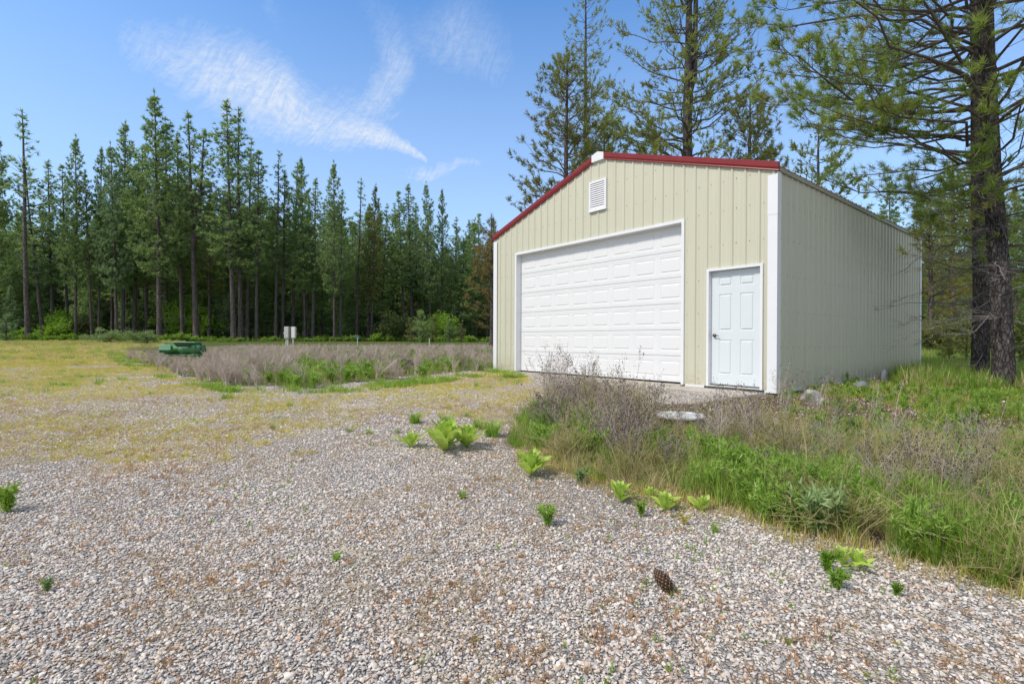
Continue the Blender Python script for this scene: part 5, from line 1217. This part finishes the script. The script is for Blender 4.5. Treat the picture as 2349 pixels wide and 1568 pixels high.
place('dry_grass', strawp, x, y, capped(g.uniform(.4, 1.0, len(x)), x, y, .32, g), 'dry straw coloured grass mixed through the weed patch', 'grass', g, .25)
orange = protos_blades(4, 14, .03, .11, .004, .8, M['tan'], 2, .05, 8)
x, y = region(30000, 0, 9, 1.6, 7, lambda x, y, px, py, pa, fi, mo, fo: (px < 3400) & (edge_d(px, py) > -22) & (edge_d(px, py) < 38) & (px > 1190) & (g.random(len(x)) < .6), g)
place('edge_grass', orange + protos_blades(3, 12, .03, .12, .004, .8, M['moss'], 2, .05, 9), x, y, g.uniform(.5, 1.1, len(x)), 'tawny seeding grass fringing the gravel edge', 'grass', g)
def knap_protos(nv, ns, H, mat, seed, heads=True, lean=.5, fine=.0022):
    g = np.random.default_rng(seed); r = []
    for _ in range(nv):
        a, h = knap(g, ns, H, heads, lean, fine); pr = [accparts(a, mat)]
        if heads: pr.append(accparts(h, M['seed']))
        r.append(pmesh('weed', pr))
    return r
kn = knap_protos(6, 9, .62, M['dead'], 21)
def kmask(px, py):
    e_ = edge_d(px, py)
    return np.clip(np.exp(-((px - 1400) / 170.) ** 2) * (e_ > 48) * (e_ < 150) * .26 + .22 * np.exp(-((px - 1780) / 190.) ** 2) * (e_ > 60) * (e_ < 200) + .05 * (px > 1850) * (e_ > 60) * (e_ < 330), 0, 1)
def hscale(x, y): return np.interp(proj(np.stack([x, y, ground_z(x, y)], -1))[0], [1250, 1470, 1530, 1600, 1640, 1800, 2349], [1.0, .95, .66, .62, .85, .72, .8])
x, y = region(11000, 0, 10, 2.2, 8.3, lambda x, y, px, py, pa, fi, mo, fo: pa & (px < 3400) & (g.random(len(x)) < kmask(px, py) * np.where(vnoise(x, y, 1.6, 71) > .40, .62, .12)), g)
place('dead_knapweed', kn, x, y, capped(g.uniform(.5, 1.12, len(x)) * hscale(x, y), x, y, .72, g), 'dead grey brown knapweed stems with dark seed heads in the weed patch', 'dead weeds', g, .16)
st_p = knap_protos(6, 4, .86, M['dead'], 26, True, .42, .0021)
def stalk(px, py):
    e_ = edge_d(px, py)
    return np.where((px > 1240) & (px < 1760) & (e_ > 90) & (e_ < 185), .14, 0) + np.where((px > 1760) & (e_ > 60) & (e_ < 300), .06, 0)
x, y = region(5200, 0, 10, 2.2, 8.3, lambda x, y, px, py, pa, fi, mo, fo: pa & (px < 3400) & (g.random(len(x)) < stalk(px, py)), g)
place('tall_dead_stalks', st_p, x, y, g.uniform(.6, 1.0, len(x)) * hscale(x, y), 'thin tall dead stalks with dark seed heads rising over the weed patch', 'dead weeds', g, .14)
tang = knap_protos(4, 10, .38, M['straw'], 22, False, 1.6, .0016)
x, y = region(7000, 0, 10, 2.0, 8, lambda x, y, px, py, pa, fi, mo, fo: pa & (px < 3400) & (g.random(len(x)) < np.where(edge_d(px, py) < 210, .30, .10) * np.where(vnoise(x, y, 1.3, 73) > .45, 1, .25)), g)
place('fallen_stems', tang, x, y, capped(g.uniform(.6, 1.2, len(x)), x, y, .42, g), 'tangled fallen straw stems low in the weed patch', 'dead weeds', g, .5)
grt = knap_protos(4, 10, .42, M['dead'], 23, False, 1.3, .0018)
x, y = region(8000, 0, 10, 2.0, 8, lambda x, y, px, py, pa, fi, mo, fo: pa & (px < 3400) & (g.random(len(x)) < kmask(px, py + 20) * .6), g)
place('fallen_grey_stems', grt, x, y, capped(g.uniform(.5, 1.0, len(x)) * hscale(x, y), x, y, .45, g), 'tangled grey stems leaning over the edge of the weed patch', 'dead weeds', g, .4)
x, y = region(30000, 2, 14, 4, 14, lambda x, y, px, py, pa, fi, mo, fo: pa & (px > 1800) & (px < 3400) & (edge_d(px, py) > 130) & (g.random(len(x)) < np.where(vnoise(x, y, 1.1, 68) + .12 * (px > 2100) > .47, .55, .08)), g)
place('ground_cover', low + protos_blades(3, 16, .04, .12, .0045, .9, M['moss'], 2, .07, 27) + [pmesh('herb', [accparts(herb(g, 8, .10, .05, .014, 5), M['grassd'])]) for _ in range(2)], x, y, g.uniform(.5, 1.25, len(x)), 'low green and yellow ground cover beside the garage and under the near pine', 'ground cover', g)
# cream papery heads
mbp = MB(); 
for k in range(5): c = g.normal(size=3) * np.array([.05, .05, 0]) + np.array([0, 0, .10 + .05 * g.random()]); mbp.cyl(c, c + np.array([0, 0, .006]), .008, .010, 6); mbp.cyl((c[0], c[1], 0), c, .001, .001, 3, 0, False)
x, y = region(2600, 3, 10, 4.0, 9.5, lambda x, y, px, py, pa, fi, mo, fo: pa & (px > 1850) & (px < 2500) & (edge_d(px, py) > 200) & (g.random(len(x)) < .14 * (vnoise(x, y, 1.3, 69) > .45)), g)
place('papery_flower_heads', [mbp.build('h', M['cream'], link=False)], x, y, g.uniform(.7, 1.2, len(x)), 'small papery cream flower heads among the grass beside the garage', 'dried flowers', g)
# grass field beyond and right of the garage
rf = protos_blades(5, 26, .15, .45, .012, .5, M['grass'], 2, .14, 10); rf += protos_blades(2, 24, .15, .45, .010, .5, M['straw'], 2, .14, 11)
x, y = region(42000, 8, 42, 9, 36, lambda x, y, px, py, pa, fi, mo, fo: (px > 2060) & (px < 2800) & (g.random(len(x)) < np.clip(.9 - (y - 9) * .022, .25, .9)), g, 1.2)
place('field_grass', rf, x, y, g.uniform(.6, 1.15, len(x)), 'tall meadow grass beyond the garage and round the near pine', 'grass', g, .15)
# left field of dead knapweed with green at its foot
g = np.random.default_rng(1003)
kf = knap_protos(6, 9, .62, M['deadf'], 24, False, .65, .0048)
x, y = region(30000, -17, 3, 9.5, 30, lambda x, y, px, py, pa, fi, mo, fo: fi & (px > 180) & (px < 1300) & (g.random(len(x)) < np.where(vnoise(x, y, 1.1, 81) > .43, .20, .05) * np.where((px > 650) & (y < 15), .30, 1) * np.where((px > 700) & (y >= 15) & (y < 20), .5, 1) * np.where((px>365)&(px<475)&(y>17)&(y<22.5), .55, 1)), g)
pxx = proj(np.stack([x, y, ground_z(x, y)], -1))[0]; ltop = np.interp(pxx, [280, 372, 384, 462, 474, 560, 1300], [800, 804, 809, 809, 797, 787, 782]); lim = np.maximum(.05, (EYE - (ltop - 779) / F * y - ground_z(x, y)) / .95)
place('dead_weed_field', kf, x, y, np.minimum(g.uniform(.7, 1.15, len(x)), lim * g.uniform(.45, 1.2, len(x))), 'broad stand of dead mauve brown knapweed before the forest', 'dead weeds', g, .14)
notst = lambda x, y, px: ~((px > 880) & (px < 960) & (y < 12.6))
gf = protos_blades(4, 26, .12, .42, .008, .7, M['grass'], 2, .16, 12) + protos_blades(2, 22, .12, .42, .007, .8, M['straw'], 2, .16, 17) + [pmesh('herb', [accparts(herb(g, 10, .30, .09, .03, 8), M['grassd'])]) for _ in range(2)]
x, y = region(34000, -17, 3, 9, 27, lambda x, y, px, py, pa, fi, mo, fo: fi & notst(x, y, px) & (px > 150) & (px < 1300) & (g.random(len(x)) < np.where(vnoise(x, y, 1.1, 85) > .47, .28, .07) * np.where(px > 620, 1.0, .3) * np.where(y < 17, 1.1, .45)), g)
place('field_green', gf, x, y, np.minimum(g.uniform(.5, 1.0, len(x)), (EYE - .014 * y - ground_z(x, y)) / .42) * np.interp(proj(np.stack([x, y, ground_z(x, y)], -1))[0], [300, 480, 560], [.45, .5, 1]), 'green grass and herbs growing among the dead weeds', 'grass', g, .15)
fd = np.array(FIELD)
x, y = region(36000, -18, 3, 8.5, 26, lambda x, y, px, py, pa, fi, mo, fo: ~fi & mo & (px > 100) & (px < 1200) & (inpoly(px, py - 20, FIELD) | inpoly(px + 30, py - 8, FIELD)) & (vnoise(x, y, 1.2, 88) > g.uniform(.42, .62, len(x))), g)
place('field_edge_grass', protos_blades(5, 22, .04, .16, .009, 1.0, M['grass'], 2, .09, 13), x, y, g.uniform(.6, 1.2, len(x)), 'bright green low grass along the front of the dead weeds', 'grass', g)
x, y = region(40000, -42, -6, 17, 45, lambda x, y, px, py, pa, fi, mo, fo: ~fi & (px > -260) & (px < 420) & (g.random(len(x)) < np.where(vnoise(x, y, .35, 91) + .014 * (y - 22) > .45, .6, .12)), g)
place('far_lawn_grass', protos_blades(4, 26, .03, .14, .012, 1.0, M['moss'], 2, .16, 14)[:3] + protos_blades(3, 26, .03, .12, .012, 1.0, M['tan'], 2, .16, 15) + protos_blades(1, 26, .04, .16, .012, 1.0, M['grass'], 2, .16, 16), x, y, g.uniform(.7, 1.3, len(x)), 'rough yellow green grass between the gravel and the forest', 'grass', g)
x, y = region(2600, -24, 9, 7, 22, lambda x, y, px, py, pa, fi, mo, fo: ~fi & ~pa & (px > -250) & (px < 1250) & (py < 1000) & (vnoise(x, y, .6, 93) > g.uniform(.5, .75, len(x))), g)
place('low_weed_tufts', protos_blades(4, 34, .02, .09, .006, 1.3, M['grass'], 2, .07, 33) + protos_blades(2, 34, .02, .08, .006, 1.3, M['grassd'], 2, .07, 34), x, y, g.uniform(.7, 1.7, len(x)), 'small flat green weed tufts dotted over the yellow ground', 'weeds', g)
ug = [pmesh('herb', [accparts(herb(g, 12, .55, .20, .09, 8), M['shrub'])]) for _ in range(3)] + [pmesh('herb', [accparts(herb(g, 12, .5, .18, .08, 8), M['grassd'])]) for _ in range(3)]
x, y = region(26000, -62, 16, 36, 66, lambda x, y, px, py, pa, fi, mo, fo: (px > -260) & (px < 1250) & (y > 36.5 + 6 * vnoise(x, y * .3, .25, 97) + np.clip(px - 560, 0, 600) * .012) & (g.random(len(x)) < np.where(vnoise(x, y, .25, 95) > .42, .6, .10)), g, 1.3)
place('forest_undergrowth', ug, x, y, g.uniform(.25, .85, len(x)) ** 1.2 * (.25 + 1.5 * vnoise(x, y, .5, 96) ** 1.5), 'bright low undergrowth along the foot of the forest', 'undergrowth', g)
